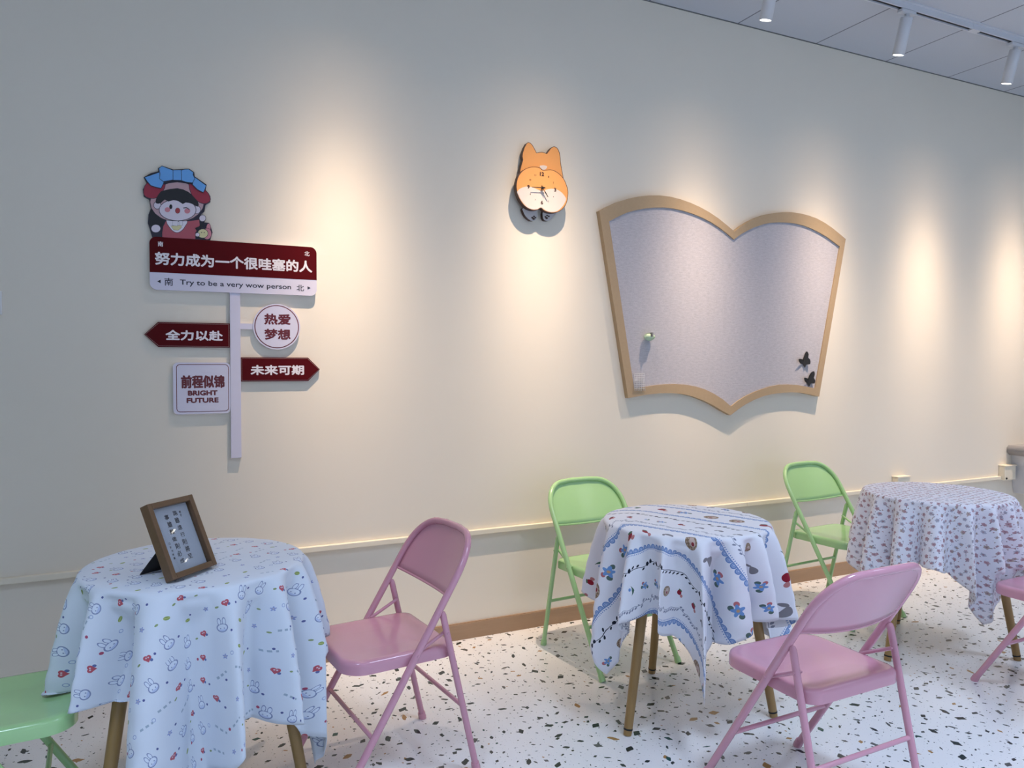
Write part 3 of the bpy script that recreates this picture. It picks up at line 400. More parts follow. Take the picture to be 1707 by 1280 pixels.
BOARD_OUT = [(2.0433, 2.0777), (2.0991, 2.1073), (2.1572, 2.1345), (2.2188, 2.1564), (2.283, 2.1733), (2.3492, 2.1849), (2.4167, 2.1918), (2.4848, 2.1918), (2.5524, 2.1845), (2.6192, 2.1721), (2.6847, 2.1547), (2.7485, 2.1327), (2.8102, 2.1062), (2.8687, 2.0746), (2.927, 2.0417), (2.976, 2.0764), (3.0302, 2.1069), (3.0885, 2.1333), (3.1506, 2.1547), (3.2161, 2.1695), (3.2834, 2.1801), (3.352, 2.1862), (3.421, 2.1851), (3.4896, 2.1786), (3.557, 2.1665), (3.6209, 2.1468), (3.6821, 2.1221), (3.7404, 2.0934), (3.7985, 2.0634), (3.7471, 1.823), (3.6962, 1.5842), (3.6455, 1.3469), (3.5952, 1.1112), (3.5193, 1.1253), (3.4439, 1.1371), (3.3685, 1.1407), (3.2944, 1.1381), (3.2217, 1.1329), (3.1519, 1.1212), (3.0862, 1.102), (3.0241, 1.0786), (2.967, 1.0501), (2.9133, 1.0187), (2.8455, 1.0498), (2.7797, 1.0819), (2.7118, 1.1089), (2.6422, 1.1305), (2.5712, 1.1445), (2.4996, 1.1496), (2.4291, 1.1498), (2.3599, 1.1454), (2.2924, 1.1376), (2.2263, 1.1276), (2.1796, 1.3701), (2.1335, 1.6093), (2.0881, 1.8451)]
BOARD_IN = [(2.1024, 2.0302), (2.1542, 2.0575), (2.2079, 2.0829), (2.2655, 2.1018), (2.3254, 2.1159), (2.3868, 2.1263), (2.4493, 2.1319), (2.5123, 2.1314), (2.5751, 2.1253), (2.6372, 2.1148), (2.6985, 2.1001), (2.7583, 2.0811), (2.8156, 2.0571), (2.8706, 2.0292), (2.9233, 1.9978), (2.9708, 2.029), (3.0231, 2.0558), (3.0786, 2.0793), (3.1366, 2.0995), (3.1979, 2.1134), (3.2612, 2.121), (3.3254, 2.1243), (3.39, 2.1234), (3.4541, 2.1169), (3.5164, 2.1039), (3.5771, 2.0866), (3.6365, 2.0661), (3.6931, 2.0412), (3.7493, 2.015), (3.702, 1.7995), (3.655, 1.5854), (3.6082, 1.3726), (3.5618, 1.1612), (3.4897, 1.1723), (3.4184, 1.1821), (3.3472, 1.1865), (3.2771, 1.1857), (3.2091, 1.1775), (3.1442, 1.1628), (3.0815, 1.1452), (3.0216, 1.1243), (2.9661, 1.0985), (2.9154, 1.0683), (2.8593, 1.1075), (2.7977, 1.1398), (2.7327, 1.1658), (2.6646, 1.1832), (2.5955, 1.1936), (2.5267, 1.198), (2.4587, 1.1974), (2.3921, 1.1923), (2.327, 1.1843), (2.2628, 1.1762), (2.222, 1.3936), (2.1816, 1.6084), (2.1418, 1.8206)]
# ------------------------------------------------------------------ room shell
def room():
    X0, X1, Y0, H = ROOM_X0, ROOM_X1, ROOM_Y, ROOM_H
    b = MB(); b.box((X0, Y0-.2, -.1), (X1, .0, 0)); struct(b.build('floor', M_FLOOR))
    b = MB(); b.box((X0, Y0-.2, H), (X1, .12, H+.1)); struct(b.build('ceiling', M_CEIL))
    b = MB(); b.box((X0-.1, 0, -.1), (X1+.1, .12, H)); struct(b.build('wall_back', M_WALL))
    b = MB(); b.box((X0-.12, Y0-.2, -.1), (X0, 0, H+.1)); struct(b.build('wall_left', M_WALL2))
    b = MB(); b.box((X1, Y0-.2, -.1), (X1+.12, 0, H+.1)); struct(b.build('wall_right', M_WALL2))
    b = MB(); z0, z1 = WIN_Z; y0, y1 = Y0-.15, Y0
    b.box((X0, y0, 0), (X1, y1, z0)); b.box((X0, y0, z1), (X1, y1, H)); xs = [X0]+[v for w in ADDED_WINDOWS for v in w]+[X1]
    for i in range(0, len(xs), 2): b.box((xs[i], y0, z0), (xs[i+1], y1, z1))
    struct(b.build('wall_front', M_WALL2))
    for i, (a, c) in enumerate(ADDED_WINDOWS):  # unseen windows, added to give the cool daylight a source
        b = MB(); t = .05; ya, yb = Y0-.1, Y0-.03
        b.box((a, ya, z0), (a+t, yb, z1)); b.box((c-t, ya, z0), (c, yb, z1)); b.box((a+t, ya, z0), (c-t, yb, z0+t)); b.box((a+t, ya, z1-t), (c-t, yb, z1)); b.box(((a+c)/2-t/2, ya, z0+t), ((a+c)/2+t/2, yb, z1-t))
        w = struct(b.build('window_%d' % (i+1), M_TRACK))
        b = MB(); b.box((a+t, Y0-.07, z0+t), (c-t, Y0-.064, z1-t)); b.build('pane', M_PANE, w)
    # wooden baseboard, cable ledge, ceiling edge angle
    b = MB(); b.box((X0, -.012, 0), (X1, 0, .075)); b.box((X0, -.009, .075), (X1, 0, .079)); bevel(struct(b.build('baseboard_back', M_BASE)), .0015)
    b = MB(); b.box((X0, -.022, .494), (1.05, 0, .517)); b.box((1.052, -.022, .494), (3.05, 0, .517)); b.box((3.052, -.022, .494), (5.39, 0, .517)); bevel(struct(b.build('trim_1', M_LEDGE)), .002)
    b = MB(); b.box((X0, -.006, H-.0035), (X1, 0, H)); struct(b.build('trim_2', M_SLOT_DIM))
    for px, py in FILL_PANELS:  # housings of the added panels that brighten floor and tables
        t = thing('added_fill_panel', 'added square white fill panel on the ceiling, out of view', 'ceiling light', (px, py, H), 0, 'added fill panels')
        b = MB(); w = .298
        for q in ((-w, -w, w, -w+.02), (-w, w-.02, w, w), (-w, -w+.02, -w+.02, w-.02), (w-.02, -w+.02, w, w-.02)): b.box((q[0], q[1], -.012), (q[2], q[3], 0))
        b.build('panel_frame', M_TRACK, t); b = MB(); b.box((-w+.02, -w+.02, -.008), (w-.02, w-.02, -.001)); b.build('diffuser', M_DIFF, t)
    # small junction boxes on the ledge and switch at the left
    for (a, c, z0, z1, lab) in ((4.285, 4.40, .517, .580, 'small cream junction box sitting on the wall ledge behind the far table'), (5.39, 5.515, .489, .588, 'cream junction box with a black screw where the wall ledge ends')):
        t = thing('junction_box', lab, 'socket box', ((a+c)/2, 0, z0), 0, None)
        b = MB(); b.box((a-(a+c)/2, -.045, 0), (c-(a+c)/2, -.0, z1-z0)); bevel(b.build('box_body', M_LEDGE, t), .004)
        b = MB(); b.box((a-(a+c)/2-.003, -.050, z1-z0), (c-(a+c)/2+.003, 0, z1-z0+.006)); b.build('box_lid', M_LEDGE, t)
        if z0 < .5:
            b = MB(); b.lathe([(0, 0), (.007, 0), (.007, .004), (0, .004)], (-.045, -.045, .014), 12, M=Matrix.Rotation(PI/2, 3, 'X')); b.build('screw', M_BLACK, t)
    t = thing('light_switch', 'small white light switch plate on the wall at the left edge', 'light switch', (-.535, 0, 1.525))
    b = MB(); b.box((-.043, -.009, -.043), (.043, 0, .043)); bevel(b.build('switch_plate', M_WHITE, t), .003)
    b = MB(); b.box((-.028, -.013, -.028), (.028, -.009, .028)); bevel(b.build('rocker', M_WHITE, t), .002)
M_DIFF = Mat('fill_panel_diffuser', .6, (.9, .9, .9), emit=(.86, .92, 1), estr=3)
M_SLOT_DIM = Mat('ceiling_edge_angle', .6, (.16, .17, .17))
room()

# ------------------------------------------------------------------ track and spot lamps
TY = -.565
def track():
    t = thing('ceiling_track', 'long white lighting track running along the ceiling above the wall', 'lighting track', (0, TY, ROOM_H))
    x0, x1 = -1.5, 7.2
    b = MB(); b.box((x0, -.018, -.034), (x1, -.012, 0)); b.box((x0, .012, -.034), (x1, .018, 0)); b.box((x0, -.012, -.008), (x1, .012, 0))
    b.box((x0, -.034, -.006), (x1, -.018, 0)); b.box((x0, .018, -.006), (x1, .034, 0)); b.build('rail', M_TRACK, t)
    b = MB(); b.box((x0, -.012, -.026), (x1, .012, -.009)); b.build('power_slot', M_SLOT, t)
    for x in (1.2, 4.155, 6.6):
        b = MB(); b.box((x-.035, -.019, -.036), (x+.035, .019, -.008)); b.build('joint_cover', M_TRACK, t)
track()
def lamp_proto():
    g = 'spot lamps on the ceiling track'
    t = thing('track_spotlight', 'x', 'spotlight', (0, 0, 0), 0, g)
    b = MB(); b.box((-.055, -.016, -.052), (.055, .016, -.0345)); bevel(b.build('adapter', M_TRACK, t), .003)
    b = MB(); b.tube([(0, 0, -.05), (0, 0, -.075)], .012); b.build('swivel', M_TRACK, t)
    R = Matrix.Rotation(SPOT_TILT, 3, 'X')
    def P(z): v = R @ Vector((0, 0, z)); return (v.x, v.y, v.z-.07)
    L = .185
    b = MB(); b.lathe([(0, 0), (.029, 0), (.030, -.003), (.030, -L), (.026, -L), (.026, -L+.006)], P(0), 36, M=R); o = b.build('lamp_body', M_TRACK, t)
    b = MB(); b.lathe([(.026, -L+.003), (0, -L+.003)], P(0), 36, M=R); b.build('lens', M_LENS, t)
    l = bpy.data.lights.new('spot_beam', 'SPOT'); l.energy = SPOT_W; l.color = SPOT_COL; l.spot_size = SPOT_SIZE; l.spot_blend = .3; l.shadow_soft_size = .014
    # reflector profile of the lamp: narrow core with a faint wide spill
    l.use_nodes = True; nt = l.node_tree; em = nt.nodes['Emission']
    tc = nt.nodes.new('ShaderNodeTexCoord'); sp = nt.nodes.new('ShaderNodeSeparateXYZ'); nt.links.new(tc.outputs['Normal'], sp.inputs[0])
    def M(op, a, b=0.0):
        n = nt.nodes.new('ShaderNodeMath'); n.operation = op
        for i, q in enumerate((a, b)):
            if isinstance(q, (int, float)): n.inputs[i].default_value = q
            else: nt.links.new(q, n.inputs[i])
        return n.outputs[0]
    ang = M('ARCCOSINE', M('MINIMUM', M('ABSOLUTE', sp.outputs[2]), 1.0)); a2 = M('MULTIPLY', ang, ang)
    g = lambda s: M('EXPONENT', M('MULTIPLY', a2, -.5/math.radians(s)**2))
    nt.links.new(M('ADD', g(9.5), M('MULTIPLY', g(19), .10)), em.inputs['Strength'])
    o = bpy.data.objects.new('spot_beam', l); COL.objects.link(o); o.parent = t; o.location = P(-L-.02); o.rotation_euler = (SPOT_TILT, 0, 0)
    return t
lp = lamp_proto()
LX = [(.735, 'spot lamp on the ceiling track outside the view above the signpost sign'), (1.70, 'spot lamp on the ceiling track outside the view above the dog clock'), (2.665, 'leftmost white spot lamp at the top edge, only its glowing end showing'),
      (3.60, 'middle white cylinder spot lamp hanging whole below the track'), (4.535, 'rightmost white cylinder spot lamp at the right edge of the ceiling'), (5.47, 'spot lamp on the ceiling track past the right edge'), (6.4, 'spot lamp on the ceiling track furthest past the right edge')]
for i, (x, lab) in enumerate(LX):
    if i == 0: lp.location = (x, TY, ROOM_H); lp['label'] = lab
    else: dup(lp, (x, TY, ROOM_H), 0, lab)
# ------------------------------------------------------------------ signpost sign
def sign():
    t = thing('signpost_wall_sign', 'white and maroon signpost shaped wall sign with cartoon girl on top', 'wall sign', (0, 0, 0))
    b = MB(); b.box((.2865, -.016, .917), (.327, 0, 1.60)); bevel(b.build('post', M_ACRYL, t), .0012)
    b = MB(); b.box((.327, -.010, 1.4465), (.385, 0, 1.47)); b.build('post_arm', M_ACRYL, t)
    # name board
    poly = round_rect(-.0065, .6355, 1.594, 1.800, .026, 8)
    b = MB(); b.prism(poly, -.020, 0, 0)
    up = [p for p in round_rect(-.0065, .6355, 1.594, 1.800, .026, 8) if p[1] > 1.70]; up = up+[(-.0065, 1.6615), (.6355, 1.6615)]
    b.prism(up, -.0206, -.0195, 1); nb = bevel(b.build('name_board', [M_ACRYL, M_ACRYL_RED], t), .001)
    y = -.0209
    text('努力成为一个很哇塞的人', .012, .617, 1.7165, .051, y, M_PRINTW, nb, .038)
    text('南', .0235, .0425, 1.773, .020, y, M_PRINTW, nb); text('北', .585, .606, 1.771, .020, y, M_PRINTW, nb)
    text('南', .0455, .0765, 1.6265, .031, -.0203, M_INK, nb, .012); text('北', .5515, .5825, 1.625, .027, -.0203, M_INK, nb, .012)
    text('Try to be a very wow person', .101, .529, 1.6245, .0265, -.0203, M_INK, nb, .02)
    for s, x in ((-1, .0195), (1, .6095)):
        b = MB(); b.prism([(x, 1.6265), (x-s*.0125, 1.6335), (x-s*.0125, 1.6195)], -.0206, -.0199); b.build('direction_arrow', M_INK, nb)
    # arrow boards
    for nm, poly, s, x0, x1, zc in (('arrow_board', [(-.028, 1.4185), (.021, 1.4685), (.2865, 1.4685), (.2865, 1.370), (.021, 1.370)], '全力以赴', .047, .259, 1.4175),
                                ('arrow_board', [(.648, 1.281), (.599, 1.3305), (.327, 1.3305), (.327, 1.231), (.599, 1.231)], '未来可期', .365, .582, 1.278)):
        b = MB(); b.prism(poly, -.013, 0, 0)
        cx = sum(p[0] for p in poly)/5; cz = sum(p[1] for p in poly)/5
        def shr(p, k): 
            return (cx+(p[0]-cx)*(1-k/ .155), cz+(p[1]-cz)*(1-k/.049))
        b.prism([shr(p, .0035) for p in poly], -.0133, -.0128, 1); b.prism([shr(p, .0045) for p in poly], -.0136, -.0130, 0)
        a = b.build(nm, [M_ACRYL_RED, M_GOLDLINE], t); text(s, x0, x1, zc, .042, -.0138, M_PRINTW, a, .045)
    # round board
    def circ(r, n=56): return [(.4715+r*math.cos(2*PI*k/n), 1.4595+r*math.sin(2*PI*k/n)) for k in range(n)]
    b = MB(); b.prism(circ(.0955), -.014, 0, 0); b.prism(circ(.0900), -.0143, -.0135, 1); b.prism(circ(.0862), -.0146, -.0136, 0)
    a = b.build('round_board', [M_ACRYL, M_INKRED], t)
    text('热爱', .4205, .527, 1.4905, .046, -.0149, M_INKRED, a, .045); text('梦想', .4205, .527, 1.4275, .046, -.0149, M_INKRED, a, .045)
    # square board
    b = MB(); b.prism(round_rect(.0725, .286, 1.102, 1.309, .018), -.014, 0, 0); b.prism(round_rect(.084, .280, 1.1105, 1.302, .014), -.0143, -.0135, 1); b.prism(round_rect(.0865, .2775, 1.113, 1.2995, .012), -.0146, -.0136, 0)
    a = b.build('square_board', [M_ACRYL, M_INKRED], t)
    text('前程似锦', .101, .264, 1.232, .053, -.0149, M_INKRED, a, .045); text('BRIGHT', .126, .237, 1.1865, .021, -.0149, M_INKRED, a, .08); text('FUTURE', .121, .241, 1.1570, .021, -.0149, M_INKRED, a, .08)
    # cartoon girl cut-out
    keys = list(PRINT); b = MB(); b.prism(GIRL_BASE, -.012, 0, 0)
    for i, (k, poly) in enumerate(GIRL): b.prism(poly, -.0123-.00012*i, -.0119, keys.index(k))
    b.build('cartoon_girl', [PRINT[k] for k in keys], t)
M_GOLDLINE = Mat('pale_line_print', .4, (.42, .30, .28))
sign()

# ------------------------------------------------------------------ dog clock
def clock():
    t = thing('dog_clock', 'orange and white wall clock shaped like the back of a sitting dog', 'clock', (0, 0, 0))
    b = MB(); b.prism(CLOCK_HEAD, -.035, -.012, 1); b.prism(CLOCK_HEAD_IN, -.0355, -.034, 0); b.prism(CLOCK_TAIL, -.0362, -.035, 2)
    b.box((1.66, -.013, 2.12), (1.76, 0, 2.22), 1)
    bevel(b.build('clock_body', [M_CLK_O, M_CLK_E, M_CLK_W], t), .0008)
    b = MB(); b.prism(CLOCK_FACE, -.055, -.030, 1); b.prism(CLOCK_FACE_IN, -.0555, -.054, 0); b.prism(CLOCK_WHITE, -.0562, -.055, 2)
    f = b.build('clock_face', [M_CLK_O, M_CLK_E, M_CLK_W], t)
    cx, cz, R = 1.7015, 2.151, .0705
    for h in range(1, 13):
        a = math.radians(90-30*h); x = cx+R*math.cos(a)*(1.03 if h != 6 else 1); z = cz+R*.97*math.sin(a)
        big = h in (3, 6, 9, 12); hh = .019 if big else .0075; w = (.0125 if h != 12 else .023) if big else (.0045 if h < 10 else .009)
        text(str(h), x-w/2, x+w/2, z, hh, -.0566, M_CLK_E, f, (.07 if big else .03), name='numeral')
    for i, p in enumerate(PAWS):
        b = MB(); b.prism(p, -.030, -.008, 0, 1)
        for q in PADS[i*4:i*4+4]: b.prism(q, -.0306, -.0295, 1)
        b.build('paw', [M_PAW, M_CLK_E], t)
    def hand(name, ang, L, w, y, col, back=.012):
        d = Vector((math.cos(ang), math.sin(ang))); n = Vector((-d.y, d.x)); P = [(-d*back-n*w), (d*L-n*w*.55), (d*L+n*w*.55), (-d*back+n*w)]
        b = MB(); b.prism([(cx+p.x, cz+p.y) for p in P], y-.001, y); b.build(name, col, t)
    hand('hour_hand', math.radians(-56), .050, .0036, -.066, M_BLACK); hand('minute_hand', math.radians(183), .060, .0028, -.0685, M_BLACK)
    hand('second_hand', math.radians(118), .024, .0016, -.071, M_CLK_O, .020)
    b = MB(); b.lathe([(0, .017), (.0045, .017), (.0045, 0), (0, 0)], (cx, -.056, cz), 16, M=Matrix.Rotation(PI/2, 3, 'X')); b.build('hub', M_BLACK, t)
clock()

# ------------------------------------------------------------------ pinboard
def pinboard():
    t = thing('pinboard', 'large open book shaped grey felt pinboard with tan wooden border on the wall', 'pinboard', (0, 0, 0))
    n = len(BOARD_OUT); yo, yi, yb = -.030, -.026, -.0006
    b = MB(); vs = [(x, yo, z) for x, z in BOARD_OUT]+[(x, yo, z) for x, z in BOARD_IN]+[(x, yb, z) for x, z in BOARD_OUT]+[(x, -.018, z) for x, z in BOARD_IN]
    fs = []
    for i in range(n):
        j = (i+1) % n; fs += [(i, i+n, j+n, j), (i+2*n, i, j, j+2*n), (i+n, i+3*n, j+3*n, j+n)]
    b.add(vs, fs); o = b.build('border', M_BOARDW, t)
    b = MB(); b.prism(BOARD_IN, -.0225, -.001); b.build('felt_panel', M_FELT, t)
pinboard()
LB = ['black paper butterfly on the pinboard, upper of the two', 'black paper butterfly on the pinboard, lower of the two']
for i, p in enumerate(BUTTERFLY):
    cx = sum(q[0] for q in p)/len(p); cz = sum(q[1] for q in p)/len(p)
    t = thing('butterfly', LB[i], 'butterfly sticker', (cx, -.0225, cz), 0, 'black butterflies on the pinboard')
    n = len(p); A = sum(p[k][0]*p[(k+1) % n][1]-p[(k+1) % n][0]*p[k][1] for k in range(n)); q = p if A > 0 else p[::-1]
    # wings lift away from the felt on both sides of the body
    b = MB(); ax = Vector((.35, 1)).normalized() if i == 0 else Vector((.45, 1)).normalized()
    def lift(x, z): d = abs((x-cx)*ax.y-(z-cz)*ax.x); return -.0035-.28*d
    vs = [(x-cx, lift(x, z), z-cz) for x, z in q]+[(0, -.0035, 0)]
    vs += [(a[0], a[1]+.0008, a[2]) for a in vs]
    fs = [(k, (k+1) % n, n) for k in range(n)]+[((k+1) % n+n+1, k+n+1, 2*n+1) for k in range(n)]+[(k, k+n+1, (k+1) % n+n+1, (k+1) % n) for k in range(n)]
    b.add(vs, fs); b.build('wings', M_BLACK, t)
    b = MB(); b.tube([(-ax.x*.018, -.003, -ax.y*.018), (0, -.003, 0), (ax.x*.018, -.003, ax.y*.018)], [.0015, .003, .0015], 8); b.build('body', M_BLACK, t)
def pin_things():
    # pale green ball shaped clip that throws a long shadow
    t = thing('green_clip', 'small pale green round clip on the left of the pinboard', 'clip', (2.347, -.0225, 1.447))
    b = MB(); pr = [(0, -.0)]+[(.033*math.sin(a)*1.0, -.028*(1-math.cos(a))*.6) for a in [PI*k/14 for k in range(1, 8)]]+[(.028, -.012), (.024, -.034), (0, -.036)]
    b.lathe([(r, z) for r, z in pr], (0, -.004, .0), 24, M=Matrix.Rotation(-PI/2, 3, 'X') @ Matrix.Rotation(.0, 3, 'X')); o = b.build('clip_shell', M_PALEG, t)
    o.scale = (1, 1, .62); o.location = (0, -.0, 0)
    b = MB(); b.box((-.004, -.052, .0), (.004, -.03, .022)); bevel(b.build('clip_tab', M_GREY, t), .001)
    b = MB(); b.tube([(0, 0, 0), (0, -.012, 0)], .004, 8); b.build('pin', M_GREY, t)
    # white wire mesh pocket
    t = thing('wire_mesh_pocket', 'tiny white wire mesh pocket hung at the lower left of the pinboard', 'wire pocket', (2.292, -.0225, 1.21))
    b = MB(); w, h = .032, .045
    for k in range(7):
        x = -w+2*w*k/6; b.tube([(x, -.012, h), (x, -.016, -h*.6), (x+.004, -.013, -h)], .0011, 6)
    for k in range(8):
        z = -h*.75+1.75*h*k/7; b.tube([(-w, -.013, z), (w, -.013, z)], .0011, 6)
    b.tube([(-w, -.013, h), (-w, 0, h)], .0012, 6); b.tube([(w, -.013, h), (w, 0, h)], .0012, 6)
    b.build('wire_grid', M_WIRE, t)
pin_things()

# ------------------------------------------------------------------ tub on the wall, far right
def tub():
    t = thing('wall_tub', 'white tapered wall mounted tub with grey rim at the right edge', 'tub', (5.475, 0, .385))
    def ring(x0, x1, y0, z, r): return [(x, y, z) for x, y in round_rect(x0, x1, y0, 0, [.004, .004, r, r], 6)]
    def loft(levels, nm, m):
        b = MB(); R = [ring(*l) for l in levels]; n = len(R[0]); vs = [p for q in R for p in q]
        fs = [(i*n+k, i*n+(k+1) % n, (i+1)*n+(k+1) % n, (i+1)*n+k) for i in range(len(R)-1) for k in range(n)]
        b.add(vs, fs, 0, True); b.add(R[0], [tuple(range(n-1, -1, -1))]); b.add(R[-1], [tuple(range(n))]); return b.build(nm, m, t)
    loft([(.09, .58, -.28, 0, .05), (.075, .60, -.31, .04, .05), (.055, .63, -.335, .275, .05)], 'tub_body', M_TUB)
    loft([(.03, .65, -.35, .275, .06), (.0, .68, -.38, .30, .07), (.0, .68, -.38, .328, .07), (.02, .66, -.36, .345, .06)], 'rim', M_GREY)
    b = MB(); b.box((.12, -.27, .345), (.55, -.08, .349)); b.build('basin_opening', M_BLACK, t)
tub()
# ------------------------------------------------------------------ folding chair
def chair(name, mat, label, loc, rz, group):
    t = thing(name, label, 'chair', loc, rz, group)
    WF, XF, K, XR, ZH, H = .204, .243, .618, -.224, .526, .752
    fx = lambda z: XF-K*z
    r = .0115
    # continuous frame tube: foot, up and over the top, down to the other foot
    side = [(fx(z), WF, z) for z in (0.012, .05, .2, .38, .56)]
    arc = []
    zc, rz_, ry = .622, H-.622, .125
    for k in range(0, 13):
        a = PI/2*k/12
        z = zc+rz_*max(math.sin(a), 0)**.86
        y = WF-ry*(1-max(math.cos(a), 0)**.86); arc.append((fx(z)-.020*(1-(y/WF)**2), y, z))
    half = side+arc; mid = [(fx(H)-.021, y, H+.002) for y in (.05, 0, -.05)]
    pts = half+mid+[(x, -y, z) for x, y, z in reversed(half)]
    b = MB(); b.tube(pts, r, 14); b.build('frame_tube', mat, t)
    # backrest panel between the tubes
    def tube_half(z):
        if z <= zc: return WF
        a = math.asin(min(1, (z-zc)/rz_)**(1/.86)) if z < H else PI/2
        return WF-ry*(1-max(math.cos(a), 0)**.86)
    b = MB(); nu, nv = 22, 12; g = []
    zb, zt = .578, H-.006
    for j in range(nv+1):
        v = j/nv
        for i in range(nu+1):
            u = -1+2*i/nu
            z0 = zb-.012*(1-u*u) if True else zb
            z = z0+(zt-z0)*(1-(1-v)**1.5)
            w = max(tube_half(z)-.004, .03); yy = u*w
            g.append((fx(z)-.004-.034*(1-(yy/WF)**2)*(1-.45*v), yy, z))
    th = .004; n1 = (nu+1)*(nv+1); back = [(x-th, y, z-th*.4) for x, y, z in g]
    q = lambda i, j: j*(nu+1)+i
    fs = [(q(i, j), q(i+1, j), q(i+1, j+1), q(i, j+1)) for j in range(nv) for i in range(nu)]
    fs += [tuple(n1+k for k in reversed(f)) for f in fs]
    fs += [(q(i, 0), q(i, 0)+n1, q(i+1, 0)+n1, q(i+1, 0)) for i in range(nu)]
    fs += [(q(0, j), q(0, j+1), q(0, j+1)+n1, q(0, j)+n1) for j in range(nv)]+[(q(nu, j+1), q(nu, j), q(nu, j)+n1, q(nu, j+1)+n1) for j in range(nv)]
    b.add(g+back, fs, 0, True); b.tube([(x-th/2, y, z) for x, y, z in g[:nu+1]], .0042, 8); b.build('backrest', mat, t)
    # seat pan with turned down rim
    b = MB(); x0, x1, w = -.158, .204, .188; zt = .420; prof = [(.0, zt-.039), (0, zt-.014), (.0022, zt-.006), (.0075, zt-.0015), (.016, zt), (.028, zt-.0005), (.060, zt-.004), (.11, zt-.006)]
    rings = []
    for ins, z in prof:
        rr = [max(.075-ins*.6, .012), max(.045-ins*.6, .01), max(.045-ins*.6, .01), max(.075-ins*.6, .012)]
        rings.append([(x, y, z) for x, y in round_rect(x0+ins, x1-ins, -w+ins, w-ins, rr, 8)])
    n = len(rings[0]); vs = [p for R in rings for p in R]
    fs = [(i*n+k, i*n+(k+1) % n, (i+1)*n+(k+1) % n, (i+1)*n+k) for i in range(len(rings)-1) for k in range(n)]
    b.add(vs, fs, 0, True); b.add(rings[-1], [tuple(range(n))], 0, True)
    inn = [[(x*.985+.0003, y*.985, z) for x, y, z in rings[0]], [(x*.985, y*.985, zt-.009) for x, y, z in rings[0]]]
    vs = rings[0]+inn[0]+inn[1]
    b.add(vs, [(k, k+n, (k+1) % n+n, (k+1) % n) for k in range(n)]+[(k+n, k+2*n, (k+1) % n+2*n, (k+1) % n+n) for k in range(n)]+[tuple(range(3*n-1, 2*n-1, -1))])
    b.build('seat', mat, t)
    for s in (1, -1):
        hx = fx(ZH)-.021
        lp = lambda z: (XR+(hx-XR)*z/ZH, s*.203, z)
        b = MB(); top = lp(ZH); d = (Vector(lp(ZH))-Vector(lp(.3))).normalized()
        b.tube([lp(.012), lp(.2), lp(.4), lp(ZH-.004), tuple(Vector(top)+d*.006), tuple(Vector(top)+d*.010)], [.0105]*4+[.008, .003], 14); b.build('leg', mat, t)
        # folding link between rear leg and frame
        a, c = lp(.465), (fx(.415), s*.204, .415)
        b = MB(); b.tube([(a[0], s*.190, a[2]), (c[0]-.004, s*.190, c[2])], .0058, 8); b.tube([(a[0], s*.185, a[2]), (a[0], s*.216, a[2])], .004, 8); b.tube([(c[0], s*.185, c[2]), (c[0], s*.218, c[2])], .004, 8); b.build('folding_link', mat, t)
        for p in ((lp(0), XR+.004), ((XF, s*WF, 0), XF-.002)):
            q0 = p[0]; dx = (.0060 if q0[0] < 0 else -.013)
            b = MB(); b.tube([(q0[0], q0[1], 0), (q0[0]+dx*.3, q0[1], .006), (q0[0]+dx, q0[1], .024)], [.0135, .0145, .0132], 14); b.build('foot_cap', mat, t)
    z = .189; b = MB(); b.tube([(fx(z), WF-.004, z), (fx(z), -WF+.004, z)], .0072, 10); b.build('stretcher', mat, t)
    z = .219; x = XR+(fx(ZH)-.021-XR)*z/ZH; b = MB(); b.tube([(x, .199, z), (x, -.199, z)], .0072, 10); b.build('stretcher', mat, t)
    return t
pk = chair('folding_chair', M_PINK, 'pink metal folding chair right of the table that holds the photo frame', (.685, -.902, 0), 3.251, 'pink folding chairs')
dup(pk, (1.783, -1.662, 0), 1.596, 'large pink metal folding chair in the foreground, its back to us, before the middle table')
dup(pk, (3.262, -1.578, 0), 1.58, 'pink metal folding chair cut off by the right edge of the photo')
gr = chair('folding_chair', M_GREEN, 'green metal folding chair between the wall and the middle table', (1.843, -.44, 0), -1.508, 'green folding chairs')
dup(gr, (3.267, -.466, 0), -1.503, 'green metal folding chair left behind the far right table, by the wall')
dup(gr, (-.395, -.945, 0), .06, 'green metal folding chair seat cut off by the left edge, beside the frame table')

# ------------------------------------------------------------------ tables
def table(cx, cy, angs, label):
    t = thing('round_table', label, 'table', (cx, cy, 0), 0, 'small round wooden legged tables')
    b = MB(); b.lathe([(0, .692), (.288, .692), (.296, .696), (.298, .706), (.294, .714), (.286, .7165), (0, .7165)], (0, 0, 0), 72); b.build('tabletop', M_WHITE, t)
    b = MB()
    for k, a in enumerate(angs):
        a0, a1 = math.radians(a), math.radians(angs[(k+1) % 3])
        p = [(.17*math.cos(a0), .17*math.sin(a0), .679), (.17*math.cos(a1), .17*math.sin(a1), .679)]; b.tube(p, .011, 8)
    b.build('apron', M_LEG, t)
    for a in angs:
        c, s = math.cos(math.radians(a)), math.sin(math.radians(a)); P = lambda z: (c*(.325-.125*z/.69), s*(.325-.125*z/.69), z)
        b = MB(); b.tube([P(0), P(.02), P(.35), P(.691)], [.0145, .0155, .0185, .0215], 18); l = b.build('leg', M_LEG, t)
        b = MB(); b.tube([P(.018), P(.024)], [.0162, .0162], 18); b.build('foot_ring', M_BLACK, l)
    return t
table(.11, -.88, (218, 335, 97), 'small round table under the pale blue cloth with rabbit heads, left')
table(1.812, -1.02, (194.7, 321, 75.6), 'small round table under the lace banded cloth, in the middle')
table(3.24, -1.03, (182, 308, 65), 'small round table under the dense pink dotted cloth, right')

